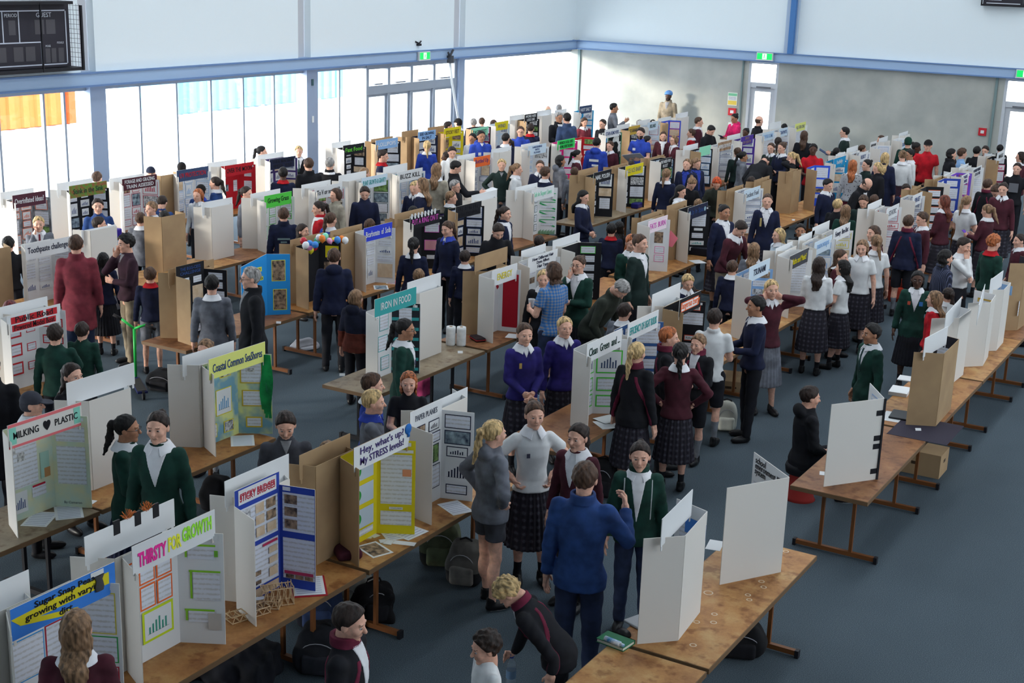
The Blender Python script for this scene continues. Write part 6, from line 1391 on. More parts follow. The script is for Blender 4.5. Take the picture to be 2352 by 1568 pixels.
def c_boat(root, L, C, R):
    hd = [o for o in root.children if o.name.startswith('header')][0]
    for x0, x1, y0, y1 in ((.05,.24,.10,.17), (.28,.46,.10,.17), (.50,.64,.10,.17), (.06,.62,.02,.085)): MB().box(x0,y0,.0008, x1,y1,.0018).build('red_label', plain('redf'), hd)
    for k in range(3): C.paper(.14, .62-k*.2, .16, .1, 'text', 'redf', bw=.018); C.paper(.36, .62-k*.2, .1, .07, 'text', 'redf'); R.paper(.15, .66-k*.18, .2, .07, 'text', 'redf', bw=.012)
CUSTOM = {'white display board with red labels titled Powered Model Boat': c_boat, 'royal blue display board titled STICKY BRIDGES': c_sticky, 'yellow display board headed My STRESS levels': c_stress, 'white display board with neon lettered THIRSTY FOR GROWTH': c_thirst,
 'white display board with blue and yellow Sugar Snap Peas header': c_sugar, 'pastel display board titled MILKING PLASTIC with pink header edges': c_milk, 'blue and yellow painted seaside display board with green streamers': c_sea,
 'white and black display board with teal IRON IN FOOD header': c_iron, 'white display board with large plain red page': c_energy, 'black display board headed Dangerous Energy with orange trim': c_danger,
 'white display board with green framed Clean Green and pages': c_clean, 'white display board with yellow Maths and Music title': c_maths, 'white and pink display board with pink balloon drawing': c_pink,
 'white display board with green zigzag stripes': c_salt, 'black display board with column of six pages': c_blackpages, 'black display board with column of red topped pages': c_redpages,
 'zebra patterned display board with purple lettered white header': c_zebra, 'black display board topped with party balloons': c_balloon, 'black display board with paper hands and PUT A RING ON IT': c_ring,
 'black display board under navy header with round badges': c_uptext, 'bright red display board with white spotted red header': c_red}
for ln in BOARDS.strip().split('\n'): board(ln)
# boards of the nearest row, seen from behind, and other free standing ones
def fold(label, pts, hs, mats, papers=None, hdr=None, titles=None):
    """pts: world points of the fold lines on the table top, front to the right of the walk"""
    c = np.mean([p[:2] for p in pts], 0); root = empty('display_board', (c[0], c[1], TH), 0, 1, label, 'display board'); P = []
    for i in range(len(pts)-1):
        P.append(Panel(root, pts[i][:2]-c, pts[i+1][:2]-c, hs[i], mats, 'wing_panel' if i != (len(pts)-1)//2 else 'centre_panel', top=hs[i+1]))
    if papers:
        for i, a in papers: P[i].paper(*a)
    if hdr:
        (hx0, hy0), (hx1, hy1), zt = hdr; a = at(hx0, hy0, zt)[:2]; b = at(hx1, hy1, zt)[:2]
        Hh = Panel(root, b-c, a-c, zt-TH, [mats[0], MWHT if mats[1] is MOUT else MWHT], 'header', zt-TH-.2)
        for yy in (.012, Hh.L-.03): MB().box(yy,-.035,-.006, yy+.018,0,0).build('slot_tab', MWHT, Hh.o)
    return root, P
def A(x, y, z=TH): return at(x, y, z)
WB = [MWHT, MOUT]
# walking from far to near keeps the front on the -X side
def lboard(label, near, fold_, far, card=False, papers=(), hdr=None, h=.78, wing=None):
    """near: pixel of the near wing's front foot, fold_: near fold foot, far: far fold foot"""
    a, b, c_ = A(*near), A(*fold_), A(*far); w = np.linalg.norm(a[:2]-b[:2]); d = (c_-b)[:2]; d /= np.linalg.norm(d); n = np.array((-d[1], d[0])); 
    e = c_[:2]+n*w*.9+d*.12
    pts = [np.array(e), c_[:2], b[:2], a[:2]]
    mats = [MWHT if not card else plain((40,40,50)), M_card() if card else MOUT]
    return fold(label, pts, [h, h, h, h], mats, papers, hdr)
pp = [(1, (.2, .55, .3, .2, 'text')), (1, (.12, .28, .16, .16, 'graph')), (1, (.33, .3, .16, .2, 'text')), (0, (.15, .5, .2, .3, 'text')), (2, (.15, .5, .2, .3, 'text'))]
lboard('tall blank white display back with header beside the green notebook', (1463,1478), (1556,1470), (1606,1405), hdr=((1520,1192), (1590,1123), 1.66), papers=pp+[(0, (.2, .62, .2, .12, (70,130,210)))])
lboard('cardboard display back with white header on black table mat', (2080,975), (2148,979), (2182,940), card=True, hdr=((2124,777), (2177,749), 1.66), papers=pp)
lboard('blank white display back behind the cardboard one, nearest row', (2122,884), (2184,882), (2211,860), hdr=((2172,722), (2208,682), 1.66), papers=pp)
lboard('blank white display back with yellow framed page inside, nearest row', (2206,842), (2256,840), (2268,819), hdr=((2248,700), (2262,652), 1.70), papers=pp+[(0, (.16, .62, .16, .12, 'text', 'gold', 0, .02))])
lboard('blank white display back with pale blue inside, nearest row', (2238,806), (2287,805), (2303,786), hdr=((2275,642), (2304,621), 1.66), papers=pp+[(0, (.2, .68, .25, .12, 'sky'))])
lboard('large cardboard display back at the right picture edge', (2300,758), (2335,758), (2351,746), card=True, papers=pp, h=.9)
# two leaf white board 'school environment system'
g0, g1 = A(1652,1342), A(1792,1313); g2 = at(1732, 1035, 1.53)
rt, P = fold('white folded display board headed school environment system', [g2[:2], g1[:2], g0[:2]], [.80,.78,.78], [MWHT, MOUT])
L0 = P[0].L
text('school\nenvironment\nsystem', .075, MBLK, P[0].o, Matrix.Translation((.04, .70, .003)), .3, align='LEFT', ls=.6); text('waste', .05, MBLK, P[0].o, Matrix.Translation((L0-.10,.72,.003)), .12)
P[0].paper(.22, .48, .22, .14, (40,100,90)); P[0].paper(.06, .48, .06, .2, 'text'); P[0].paper(L0-.08, .4, .1, .3, 'text'); P[1].paper(.2, .45, .3, .4, 'text')
e0, e1 = A(1891,1117), A(2010,1100); e2 = at(1998, 877, 1.53)
rt, P = fold('white folded display board hinged with strips of black tape', [e2[:2], e1[:2], e0[:2]], [.80,.78,.78], [MWHT, MOUT])
P[0].paper(P[0].L*.5, .66, .2, .12, 'text', 'sky'); b = MB(); b.box(-.02,.0,-.016, .0,.78,-.006)
for y in (.06,.30,.38,.62): b.box(-.0,y,-.009, .07,y+.05,-.0062)
b.build('black_tape', MBLK, P[1].o)
# right wing of light efficiency table: leaning two leaf board in bright blue
a, b_, c_ = A(568,742), A(612,726), A(665,718)
rt, P = fold('bright blue display board with yellow labels near the black coat', [at(553,599,1.50)[:2], at(612,583,1.52)[:2], at(666,585,1.50)[:2]], [.70,.80,.79], [plain((40,150,225)), MOUT])
P[0].paper(P[0].L*.5, .62, P[0].L*.6, .06, (225,225,90)); P[0].paper(P[0].L*.6, .5, P[0].L*.5, .05, (225,225,90)); P[1].paper(P[1].L*.5, .58, .16, .26, 'f0', (225,225,90)); P[1].paper(P[1].L*.55, .2, .16, .26, 'f0', (225,225,90))
text('LED EFFICIENCY', .04, MBLK, P[0].o, Matrix.Translation((P[0].L*.5,.62,.004)), P[0].L*.5); text('LIGHT BULB', .04, MBLK, P[0].o, Matrix.Translation((P[0].L*.6,.5,.004)), P[0].L*.45)
# black tape and tinsel on one header
hb = [o for o in COL.objects if o.get('label') == 'white display back with black tape and orange tinsel tufts'][0]
hd = [o for o in hb.children if o.name.startswith('header')][0]
for x in (.14, .30, .48):
    MB().box(x,.12,-.008, x+.055,.215,.003).build('black_tape', MBLK, hd)
for x in (.24, .40):
    b = MB(); rr = random.Random(int(x*100))
    for k in range(26):
        t = rr.uniform(-1.2, 1.2); b.tube([(x,.18,0), (x+.03*math.sin(t)+rr.uniform(-.01,.01), .20+.02*rr.random(), rr.uniform(-.02,.02)), (x+.055*math.sin(t), .20+.05*math.cos(t), rr.uniform(-.03,.03))], .0018, 4)
    b.build('orange_tinsel', plain((200,110,40), .3), hd)
# ---------------------------------------------------------------- loose things
def sheet(px, py, w, d, rz, label, kind='text', z=TH, name='paper_sheet', cat='paper', col=None, t=.0016, group=None, extra=None):
    p = at(px, py, z); mt = PRN if kind == 'text' else MWHT if kind == 'blank' else PHOTO[int(kind[1])] if kind[0] == 'f' else plain(kind)
    fl = {'text': printed((70,72,90), 40.0)}.get(kind, mt)
    mb = MB().box(-w/2,-d/2,0, w/2,d/2,t); mb.box(-w*.4,-d*.42,t, w*.4,d*.42,t+.0004, 1)
    o = mb.build(name, [plain(col) if col else MWHT, FLATP if kind == 'text' else mt]); o.location = p; o.location.z = z+.0005; o.rotation_euler = (0,0,rz); tag(o, label, cat, group); return o
def flatprinted():
    mt, nt, b = base('printed_sheet'); tc = nt.nodes.new('ShaderNodeTexCoord'); w = node(nt, 'ShaderNodeTexWave', Scale=9.0, bands_direction='Y'); nt.links.new(tc.outputs['Object'], w.inputs[0])
    r = ramp(nt, w.outputs[1], [(.6, lin((222,226,236))), (.9, lin((176,180,196)))]); nt.links.new(r.outputs[0], b.inputs['Base Color']); return mt
FLATP = flatprinted()
sheet(92, 1192, .21, .30, .5, 'white stapled report lying left on the dark table at MILKING PLASTIC')
sheet(158, 1176, .22, .30, .9, 'printed sheet lying right of the stapled report on dark table', z=TH+.001)
sheet(212, 1153, .05, .08, .3, 'small torn paper scrap at the foot of the MILKING PLASTIC display', 'blank')
sheet(557, 1012, .22, .30, .75, 'white report lying on table at the seaside display')
sheet(708, 1345, .23, .31, .75, 'printed page on red clipboard before STICKY BRIDGES', z=TH+.006)
cb = MB().box(-.13,-.17,0, .13,.17,.004).box(-.05,.14,.004, .05,.165,.014).build('clipboard', plain((170,30,44), .5)); cb.location = at(708, 1347, TH); cb.rotation_euler = (0,0,.75); tag(cb, 'red clipboard lying on the table before STICKY BRIDGES', 'clipboard')
sheet(905, 1222, .21, .3, .95, 'lower printed sheet with bar rows on the STRESS table')
sheet(930, 1219, .25, .3, 1.45, 'upper printed sheet with green bar rows on the STRESS table', z=TH+.002)
sheet(926, 1247, .07, .2, 1.9, 'blank narrow slip of paper on the STRESS table', 'blank')
sheet(860, 1262, .19, .26, 1.2, 'framed colourful leaf picture lying on the STRESS table', 'f0')
for k, (x, y, c) in enumerate([(846,1231,(220,222,200)), (858,1229,(214,220,196)), (884,1242,(216,214,200)), (893,1245,(220,216,206))]):
    sheet(x, y, .07, .09, .4+k, ['left pale card of small cards under the STRESS display', 'right pale card overlapping its twin under the STRESS display', 'left cream slip in middle of the STRESS table', 'right cream slip in middle of the STRESS table'][k], 'blank', z=TH+.001*k, col=c, group=None)
sheet(1046, 1166, .2, .28, 1.1, 'printed sheet at the foot of PAPER PLANES')
sheet(1642, 1252, .12, .2, .2, 'white leaflet behind the school environment display', 'blank')
sheet(942, 863, .05, .1, .4, 'white slip under the glasses wearer at IRON IN FOOD', 'blank')
sheet(1182, 772, .2, .2, .3, 'round edged white paper at the foot of the red page display', 'blank')
sheet(1398, 962, .26, .2, 1.2, 'white booklet with red band in Clean Green and display', 'blank', z=TH+.01)
sheet(1393, 975, .2, .25, .9, 'white base sheet of the small stand near Clean Green and', 'blank')
sheet(2058, 958, .26, .34, .1, 'white mat under the laptop on the right hand table', 'blank')
sheet(2066, 902, .2, .28, .1, 'stack of white papers beside the cardboard display on the right', 'blank', t=.04)
sheet(2082, 870, .18, .2, .1, 'single white page far side of the cardboard display', 'blank', t=.01)
sheet(1890, 1087, .06, .1, .3, 'small white tag beside the black taped display', 'blank')
sheet(875, 660, .2, .25, .7, 'dark blue patterned sheet below the bright blue header display', 'f1'); sheet(905, 648, .18, .24, .4, 'pink folder below the bright blue header display', (170,90,110))
sheet(1430, 485, .1, .12, .4, 'pink leaflet under the pale yellow header', (220,90,150)); sheet(1602, 601, .2, .25, .9, 'white booklet beside the black box at the navy header', 'blank')
sheet(1712, 745, .2, .28, .9, 'white sheet beside the navy bottle', 'blank'); sheet(1700, 768, .06, .08, .2, 'small folded note near hand of the navy jumper wearer', 'blank')
sheet(2240, 614, .25, .3, .8, 'white paper on table near the pinstriped jacket', 'blank') if False else None
for i, (x, y, z_) in enumerate([(1057,810,0), (786,862,0), (640,742,0), (1822,506,0), (1790,522,0), (2108,988,0)]):
    o = MB().box(-.025,-.015,0, .025,.015,.0).poly([(-.03,-.02,0), (.03,-.02,0), (.03,0,.025), (-.03,0,.025), (-.03,.02,0), (.03,.02,0)], [(0,1,2,3), (3,2,5,4)]).build('place_card', MWHT); o.location = at(x, y, TH); o.rotation_euler = (0,0,.6)
    tag(o, ['tiny folded card on the table near the paper rolls', 'tiny folded card at the pale table end near IRON IN FOOD', 'tiny folded card by the black coat wearer', 'tiny folded card left on table beside empty cardboard panels', 'tiny folded card on the pale table below cardboard panels', 'tiny pale scrap beside the black table mat'][i], 'card')
# paper rolls, red case, bottle, bridges
for k, (x, y) in enumerate([(1035,792), (1059,793)]):
    r = empty('paper_roll', at(x, y, TH), 0, 1, ['left white paper towel roll on the IRON IN FOOD table', 'right white paper towel roll on the IRON IN FOOD table'][k], 'paper roll', 'paper towel rolls')
    MB().lathe([(.022,.23),(.055,.23),(.058,.2),(.058,.02),(.054,0),(.022,0)], n=20).build('roll', noisy((214,218,220), (232,234,236), 20), r, True); MB().lathe([(.022,0),(.022,.232),(.018,.232),(.018,0)], n=14).build('core', plain((170,140,110)), r, True)
def rbox(name, x, y, z, sx, sy, sz, rz, m, label, cat, rad=.02, loc=None):
    def f(P): q = np.abs(P-np.array((0,0,sz/2), np.float32))-np.array((sx/2-rad, sy/2-rad, sz/2-rad), np.float32); return np.linalg.norm(np.maximum(q, 0), axis=-1)+np.minimum(q.max(-1), 0)-rad
    V, Q = nets(f, (-sx/2-.03,-sy/2-.03,-.03), (sx/2+.03, sy/2+.03, sz+.03), max(.008, min(sx, sy, sz)/10)); V[:, 2] = np.maximum(V[:, 2], 0)
    r = empty(name, loc if loc is not None else at(x, y, z), rz, 1, label, cat); link('body', mesh_np(name, V, Q, [m]), r); return r
r = rbox('zip_case', 1097, 781, TH, .13, .22, .05, 1.0, plain((40,26,30)), 'black and red zipped case on the paper roll table', 'case'); MB().box(-.067,-.11,.022, .067,.11,.028).build('red_band', plain((190,30,40)), r)
def bottle(loc, label, col, h=.25, clear=False, rot=None):
    r = empty('water_bottle', loc, 0, 1, label, 'bottle'); 
    m = glassb() if clear else plain(col, .35)
    MB().lathe([(0,0),(.033,.002),(.035,.02),(.035,h*.62),(.030,h*.72),(.015,h*.84),(.014,h*.9)], n=20).build('bottle_body', m, r, True); MB().lathe([(.016,h*.88),(.017,h*.9),(.017,h),(0,h)], n=16).build('cap', plain((60,80,160) if clear else (150,154,160), .3), r, True)
    if clear: MB().lathe([(.0355,h*.25),(.0355,h*.5)], n=20).build('label_band', plain((120,150,180)), r, True)
    if rot: r.rotation_euler = rot
    return r
def glassb():
    mt, nt, b = base('clear_plastic'); b.inputs['Base Color'].default_value = (.8,.88,.95,1); b.inputs['Transmission Weight'].default_value = .85; b.inputs['Roughness'].default_value = .1; b.inputs['IOR'].default_value = 1.2; return mt
bottle(at(1703,772,TH), 'navy metal water bottle at the foot of the TSUNAMI display', (36,42,80))
stick = plain((206,176,136), .6)
def bridge(name, px, py, rz, L, W_, H_, label, seed, lean=0):
    r = empty(name, at(px, py, TH), rz, 1, label, 'model bridge', 'matchstick model bridges'); q = random.Random(seed); n = 5; parts = []
    for s in (-1, 1):
        b = MB()
        for z in (.004, H_): b.tube([(-L/2,s*W_/2,z), (L/2,s*W_/2,z)], .004, 5)
        b.build('side_rails', stick, r)
    for i in range(n+1):
        x = -L/2+i*L/n; MB().tube([(x,-W_/2-.01,.006), (x,W_/2+.01,.006+q.uniform(0,.01))], .004, 5).build('cross_stick', stick, r); MB().tube([(x,-W_/2,H_), (x,W_/2,H_)], .004, 5).build('cross_stick', stick, r)
        for s in (-1, 1):
            MB().tube([(x,s*W_/2,.0), (x+(L/n*.5 if i < n else 0),s*W_/2,H_+q.uniform(0,.02))], .0035, 5).build('brace_stick', stick, r)
            if i < n: MB().tube([(x+L/n*.5,s*W_/2,H_), (x+L/n,s*W_/2,.0)], .0035, 5).build('brace_stick', stick, r)
    return r
b1 = bridge('stick_bridge', 570, 1415, 1.25, .30, .09, .05, 'flat matchstick bridge lying nearest the table front edge', 1); b2 = bridge('stick_bridge', 598, 1392, .5, .28, .08, .06, 'matchstick bridge lying crosswise behind the flat one', 2); b3 = bridge('stick_bridge', 637, 1385, .9, .22, .10, .13, 'tall tent shaped matchstick bridge at foot of STICKY BRIDGES', 3)
for o_, lab in ((b1, 'small white label on the flat matchstick bridge'), (b2, 'small white label on the crosswise matchstick bridge')):
    t_ = MB().box(-.03,-.02,0, .03,.02,.002).build('label_card', MWHT); t_.location = Vector(o_.location)+Vector((0,0,.062)); t_.rotation_euler = (.1,0,.9); tag(t_, lab, 'label')
# notebook, glue stick bottle, mouse, laptops
r = empty('notebook', at(1414, 1476, TH), -.12, 1, 'green notebook with white pages at the near table corner', 'notebook'); MB().box(-.11,-.075,0, .11,.075,.004).box(-.11,-.075,.026, .11,.075,.03).box(-.11,.068,0, .11,.075,.03).build('cover', plain((20,110,70), .5), r); MB().box(-.105,-.07,.004, .105,.068,.026).build('pages', plain((220,220,205)), r)
q_ = MB().tube([(-.08,0,0), (.045,0,0)], .019, 12).tube([(.045,0,0), (.075,0,0)], .012, 10).build('glue_tube', [noisy((60,140,190), (220,222,226), 30)], smooth=True); q_.location = at(1412, 1474, TH+.05); q_.rotation_euler = (0,0,-.15); tag(q_, 'small printed tube lying on the green notebook', 'tube')
V, Q = nets(lambda P: np.maximum(ell(P, (0,0,0), (.045,.065,.04)), -P[..., 2]), (-.06,-.08,-.01), (.06,.08,.05), .006)
o = link('computer_mouse', mesh_np('computer_mouse', V, Q, [plain((24,24,28), .4)])); o.location = at(1432, 1456, TH); o.rotation_euler = (0,0,1.2); tag(o, 'black computer mouse behind the green notebook', 'mouse')
def laptop(loc, rz, label, s=1, c=(190,194,200), tilt=1.9):
    r = empty('laptop', loc, rz, s, label, 'laptop'); MB().box(-.16,-.11,0, .16,.11,.014).build('base', plain(c, .4), r); MB().box(-.14,-.03,.014, .14,.09,.016).build('keyboard', plain((30,30,34), .5), r)
    M = Matrix.Translation((0,.11,.014)) @ Matrix.Rotation(tilt-math.pi/2, 4, 'X').inverted(); sc = MB().box(-.16,0,0, .16,.008,.21).build('screen_lid', plain(c, .4), r, M=M); MB().box(-.15,-.001,.01, .15,.0,.2).build('screen', plain((40,44,52), .2), sc); return r
rbox('laptop', 1490, 1428, TH, .30, .21, .022, 1.2, plain((176,178,182), .4), 'closed silver laptop behind the near white display back', 'laptop', .008); o = rbox('black_tablet', 2070, 955, TH+.002, .22, .3, .02, .1, plain((30,32,38), .4), 'dark closed laptop on the white mat behind the cardboard display', 'laptop', .008)
mat_ = MB().box(-.3,-.36,0, .3,.36,.003).build('table_mat', plain((52,48,62), .9)); mat_.location = (*at(2115, 985, TH)[:2]+np.array((.05,.0)), TH); tag(mat_, 'dark mat under the cardboard display on the right hand table', 'mat')
rbox('equipment_box', 1612, 582, TH, .3, .42, .13, .1, plain((30,32,44), .5), 'black patterned box on the table under the navy header', 'box', .01)
rbox('plastic_tub', 196, 552, TH, .22, .3, .16, .1, plain((60,48,150), .4), 'left purple tub under the grassy header display', 'tub'); rbox('plastic_tub', 255, 545, TH, .22, .3, .14, .1, plain((70,50,160), .4), 'right purple tub beside the blue polo wearer', 'tub')
rbox('plastic_tub', 1462, 477, TH, .15, .26, .10, .1, plain((36,32,110), .4), 'blue tub under the pale yellow header display', 'tub')
rbox('cloth_bundle', 795, 1272, TH, .20, .30, .08, .9, cloth((70,26,42)), 'folded maroon garment on the table between two displays', 'garment', .035)
rbox('paper_block', 1060, 585, TH, .1, .1, .1, 0, MWHT, 'white box at the tall cardboard display', 'box') if False else None
o = bottle(at(262, 640, TH), 'green spray bottle on the table left of the plum jumper', (40,190,80), .22); o2 = bottle(at(268, 648, TH), 'small orange bottle beside the green spray bottle', (220,100,40), .12)
bottle(at(1120, 478, TH), 'small pale bottle at the NAIL POLISH display', (200,196,180), .12) if False else bottle(at(1384, 490, TH), 'small pale bottle at the NAIL POLISH display', (200,196,180), .14)
# balloons on the black display
bal = [(570,788,'red'), (585,808,'blue'), (575,835,'white'), (598,845,'green')]
BC = dict(red=(200,44,60), blue=(70,140,220), white=(232,234,238), green=(90,205,160), orange=(235,130,50), pink=(235,160,200), yellow=(230,215,50), mint=(140,225,190))
V, Q = nets(lambda P: smin(ell(P, (0,0,.0), (.062,.062,.072)), ell(P, (0,0,-.078), (.01,.01,.012)), .012), (-.08,-.08,-.11), (.08,.08,.09), .011); BME = mesh_np('balloon', V, Q, [None])
BL = [(697,553,'red','leftmost balloon, red'), (712,560,'blue','blue balloon beside the leftmost red one'), (702,563,'white','white balloon under the leftmost red one'), (729,552,'green','green balloon overlapping a white one'), (733,546,'white','white balloon behind the green one'), (740,548,'orange','orange balloon at the left cluster top'),
      (747,543,'mint','mint balloon highest in the left cluster'), (711,568,'pink','pale pink balloon in the left cluster'), (724,562,'blue','lower blue balloon of the left cluster'), (722,568,'red','lower red balloon of the left cluster'), (713,574,'yellow','yellow balloon lowest of all'), (757,553,'pink','small pink balloon between clusters'),
      (767,553,'yellow','small yellow balloon between clusters'), (766,559,'red','dark red balloon between clusters'), (775,551,'blue','blue balloon of the right cluster'), (785,549,'orange','orange balloon of the right cluster'), (793,552,'white','white balloon at the far right end')]
for i, (x, y, c, lab) in enumerate(BL):
    xx = EDGES[3]-.33+.10*(i % 3); p = at_x(x, y, xx); o = link('balloon', BME); o.location = p; s = .72 if i != 11 else .6; o.scale = (s,s,s); o.rotation_euler = (rng.uniform(-.6,.6), rng.uniform(-.6,.6), 0); slot(o, [plain(BC[c], .25)]); tag(o, lab+', on the black display', 'balloon', 'party balloons on the black display')
# scooter
sc = empty('kick_scooter', at(322, 900, 0), 0, 1, 'kick scooter with bright green handlebar standing on the carpet', 'scooter')
B0 = Vector(sc.location); P1 = Vector(at_x(343, 752, B0.x-.28))-B0; F0 = Vector(at_x(322, 845, B0.x-.12))-B0
f0 = Vector((-.22,.15,.12)); hb_ = f0+Vector((.03,-.02,.62)); gr = plain((50,200,90), .35)
MB().tube([tuple(f0), tuple(hb_)], .018, 10).tube([tuple(hb_), tuple(hb_+Vector((-.13,-.08,.12)))], .016, 8).tube([tuple(hb_), tuple(hb_+Vector((.12,.07,.05)))], .016, 8).build('handlebar', gr, sc, True)
for a_, b_ in ((hb_+Vector((-.13,-.08,.12)), hb_+Vector((-.21,-.13,.17))), (hb_+Vector((.12,.07,.05)), hb_+Vector((.23,.13,.0)))): MB().tube([tuple(a_), tuple(b_)], .02, 8).build('grip', plain((34,32,36)), sc, True)
MB().obox((0,-.02,.09), (.25,-.18,0), (.035,.05,0), (0,0,.012)).build('deck', plain((30,36,90), .4), sc); MB().obox((0,-.02,.104), (.22,-.16,0), (.03,.045,0), (0,0,.002)).build('grip_tape', plain((60,58,56)), sc); MB().tube([tuple(f0+Vector((0,0,-.02))), (-.2,.14,.06)], .03, 8).build('fork', plain((30,50,150), .4), sc, True)
for q in ((-.23,.16), (.25,-.19)):
    n_ = Vector((.18,.25,0)).normalized()*.014; MB().tube([(q[0]-n_.x,q[1]-n_.y,.055), (q[0]+n_.x,q[1]+n_.y,.055)], .055, 18).build('wheel', plain((24,24,28)), sc, False)
# bags and boxes on the floor
def bag(name, px, py, w, d, h, rz, cols, label, cat='backpack', strap=True, z=0):
    r = empty(name, at(px, py, 0), rz, 1, label, cat); s = abs(int(px*3+py))
    box_ = name == 'backpack' or name == 'carry_case'
    def f(P):
        tp = 1-.28*np.clip((P[..., 2]-h*.45)/(h*.6), 0, 1); Q_ = P.copy(); Q_[..., 0] /= tp; Q_[..., 1] /= tp
        g = smin(rounded(Q_, (0,0,h*.48), w*.5-.07, d*.5-.07, max(.02, h*.48-.07), .07), ell(P, (0,-.01,h*.4), (w*.46,d*.5,h*.42)), .05) if box_ else smin(ell(P, (0,0,h*.42), (w/2,d/2,h*.5)), rounded(P, (0,0,h*.3), w*.36, d*.34, h*.26, .05), .06)
        am = .006 if box_ else .022
        return np.maximum(g+am*np.sin(P[..., 0]*31+s)*np.sin(P[..., 2]*27+s)+am*.7*np.sin(P[..., 1]*34+P[..., 0]*22), -P[..., 2])
    V, Q = nets(f, (-w/2-.08,-d/2-.08,-.02), (w/2+.08, d/2+.08, h+.06), .012); c = V[Q].mean(1)
    link('bag_body', mesh_np(name, V, Q, [cloth(k) for k in cols], (c[:, 2] < h*.35).astype(int) if len(cols) > 1 else None), r)
    if strap:
        pc = shade(cols[0], 1.25) if not isinstance(cols[0], str) else cols[0]
        link('front_pocket', mesh_np('front_pocket', *nets(lambda P: rounded(P, (0,-d*.46,h*.28), w*.24,.012,h*.14,.03), (-w/2,-d/2-.1,0), (w/2,0,h*.6), .011), [cloth(pc)]), r)
        MB().tube([(w*.36*math.cos(t), -d*.44-.02*math.sin(t), h*.42+h*.34*math.sin(t)) for t in np.linspace(0, math.pi, 12)], .004, 5).build('zip', plain((150,150,156), .3), r, True)
    if strap:
        MB().tube([(-.06,.0,h*.9), (-.05,.0,h*.98), (0,0,h*1.03), (.05,.0,h*.98), (.06,0,h*.9)], .009, 6).build('carry_loop', plain((24,24,28)), r, True)
        MB().tube([(-.1,d*.45,h*.8), (-.14,d*.6,h*.45), (-.12,d*.5,.06)], .014, 6).build('shoulder_strap', plain((24,24,28)), r, True)
    return r
bag('backpack', 1012, 1290, .36, .30, .42, .5, [(86,92,70), (36,38,38)], 'green and grey backpack on the carpet below PAPER PLANES table')
bag('backpack', 1068, 1335, .32, .26, .40, .3, [(96,94,90), (34,34,38)], 'grey drawstring backpack right of the green one')
bag('backpack', 1695, 1495, .42, .26, .26, .4, [(22,22,26)], 'black shiny handbag on the carpet under the ring stained table', 'handbag')
bag('backpack', 735, 1430, .36, .3, .38, .5, [(40,54,84), (24,28,40)], 'navy and white backpack under the STICKY BRIDGES table'); bag('backpack', 812, 1400, .34, .28, .34, .2, [(150,152,146)], 'pale grey cloth bag under the table joint'); bag('tote_bag', 858, 1420, .28, .2, .36, .9, [(24,24,28)], 'black shopping bag with green print beside a table leg', 'bag')
bag('backpack', 745, 1530, .42, .34, .36, .4, [(36,38,44)], 'open black bag with bright green lining behind the maroon collar'); bag('coat_bundle', 540, 1545, .7, .5, .26, .3, [(30,32,40)], 'black jacket heap under the THIRSTY FOR GROWTH table', 'jacket', False)
bag('backpack', 380, 890, .4, .34, .24, .3, [(28,28,32)], 'black bag on the carpet behind the scooter'); bag('backpack', 1385, 1135, .26, .26, .4, .3, [(22,22,26)], 'black bag hanging low behind the blue zip jacket')
bag('backpack', 500, 1170, .30, .26, .36, .2, [(30,30,34)], 'black boxy bag near red laced shoes under the table', 'bag', False); bag('backpack', 1225, 950, .3, .26, .26, .6, [(110,130,150)], 'pale blue bag on carpet behind the indigo jumper')
bag('tote_bag', 2065, 690, .36, .26, .52, .3, [(150,50,34)], 'rust red bag standing behind the pleated skirts', 'bag'); bag('backpack', 1665, 985, .26, .2, .36, .5, [(190,190,180)], 'cream bag beside the navy shorts')
bag('backpack', 700, 800, .4, .22, .1, 1.2, [(190,192,200)], 'white and black bag lying flat under the trestle legs'); bag('backpack', 2340, 790, .4, .3, .34, .2, [(24,24,30)], 'black bag on carpet at the right picture edge')
bag('carry_case', 262, 735, .2, .5, .5, .1, [(170,176,190), (60,60,70)], 'grey storage crate under the table by the plum jumper', 'crate', False)
o = link('orange_ball', mesh_np('ball', *nets(lambda P: np.linalg.norm(P, axis=-1)-.07, (-.09,)*3, (.09,)*3, .012), [plain((200,70,30), .5)])); o.location = at(254, 775, 0)+np.array((0,0,.07)); tag(o, 'orange ball on the floor under the table near the plum jumper', 'ball')
bag('backpack', 1745, 830, .4, .3, .34, .5, [(52,46,78), (28,28,34)], 'dark purple bag beneath the table beside the pleated skirts')
bag('pink_bag', 963, 905, .18, .14, .3, .2, [(190,70,120)], 'small pink bag hanging below the IRON IN FOOD table', 'bag', False)
def carton(c, w, d, h, rz, label, flaps=True):
    r = empty('cardboard_box', c, rz, 1, label, 'cardboard box'); m = M_card(); MB().box(-w/2,-d/2,0, w/2,d/2,h-.004).build('box_body', m, r)
    for sx in (-1, 1): MB().box(min(sx*.003,sx*w/2),-d/2,h-.004, max(sx*.003,sx*w/2),d/2,h).build('flap', m, r)
    MB().box(-w*.3,-d/2-.002,h*.4, -w*.1,-d/2,h*.6).box(-w*.05,-d/2-.002,h*.45, w*.05,-d/2,h*.58).box(w/2,-d*.1,h*.55, w/2+.002,d*.1,h*.68).build('printed_marks', plain((70,54,40)), r); return r
carton(Vector(at(2140,1095,0))+Vector((-.2,.15,0)), .56, .36, .26, .0, 'closed cardboard box on the carpet under the nearest row'); carton(at(1690, 892, 0), .4, .5, .16, .3, 'open low cardboard box on carpet behind white shorts wearer')
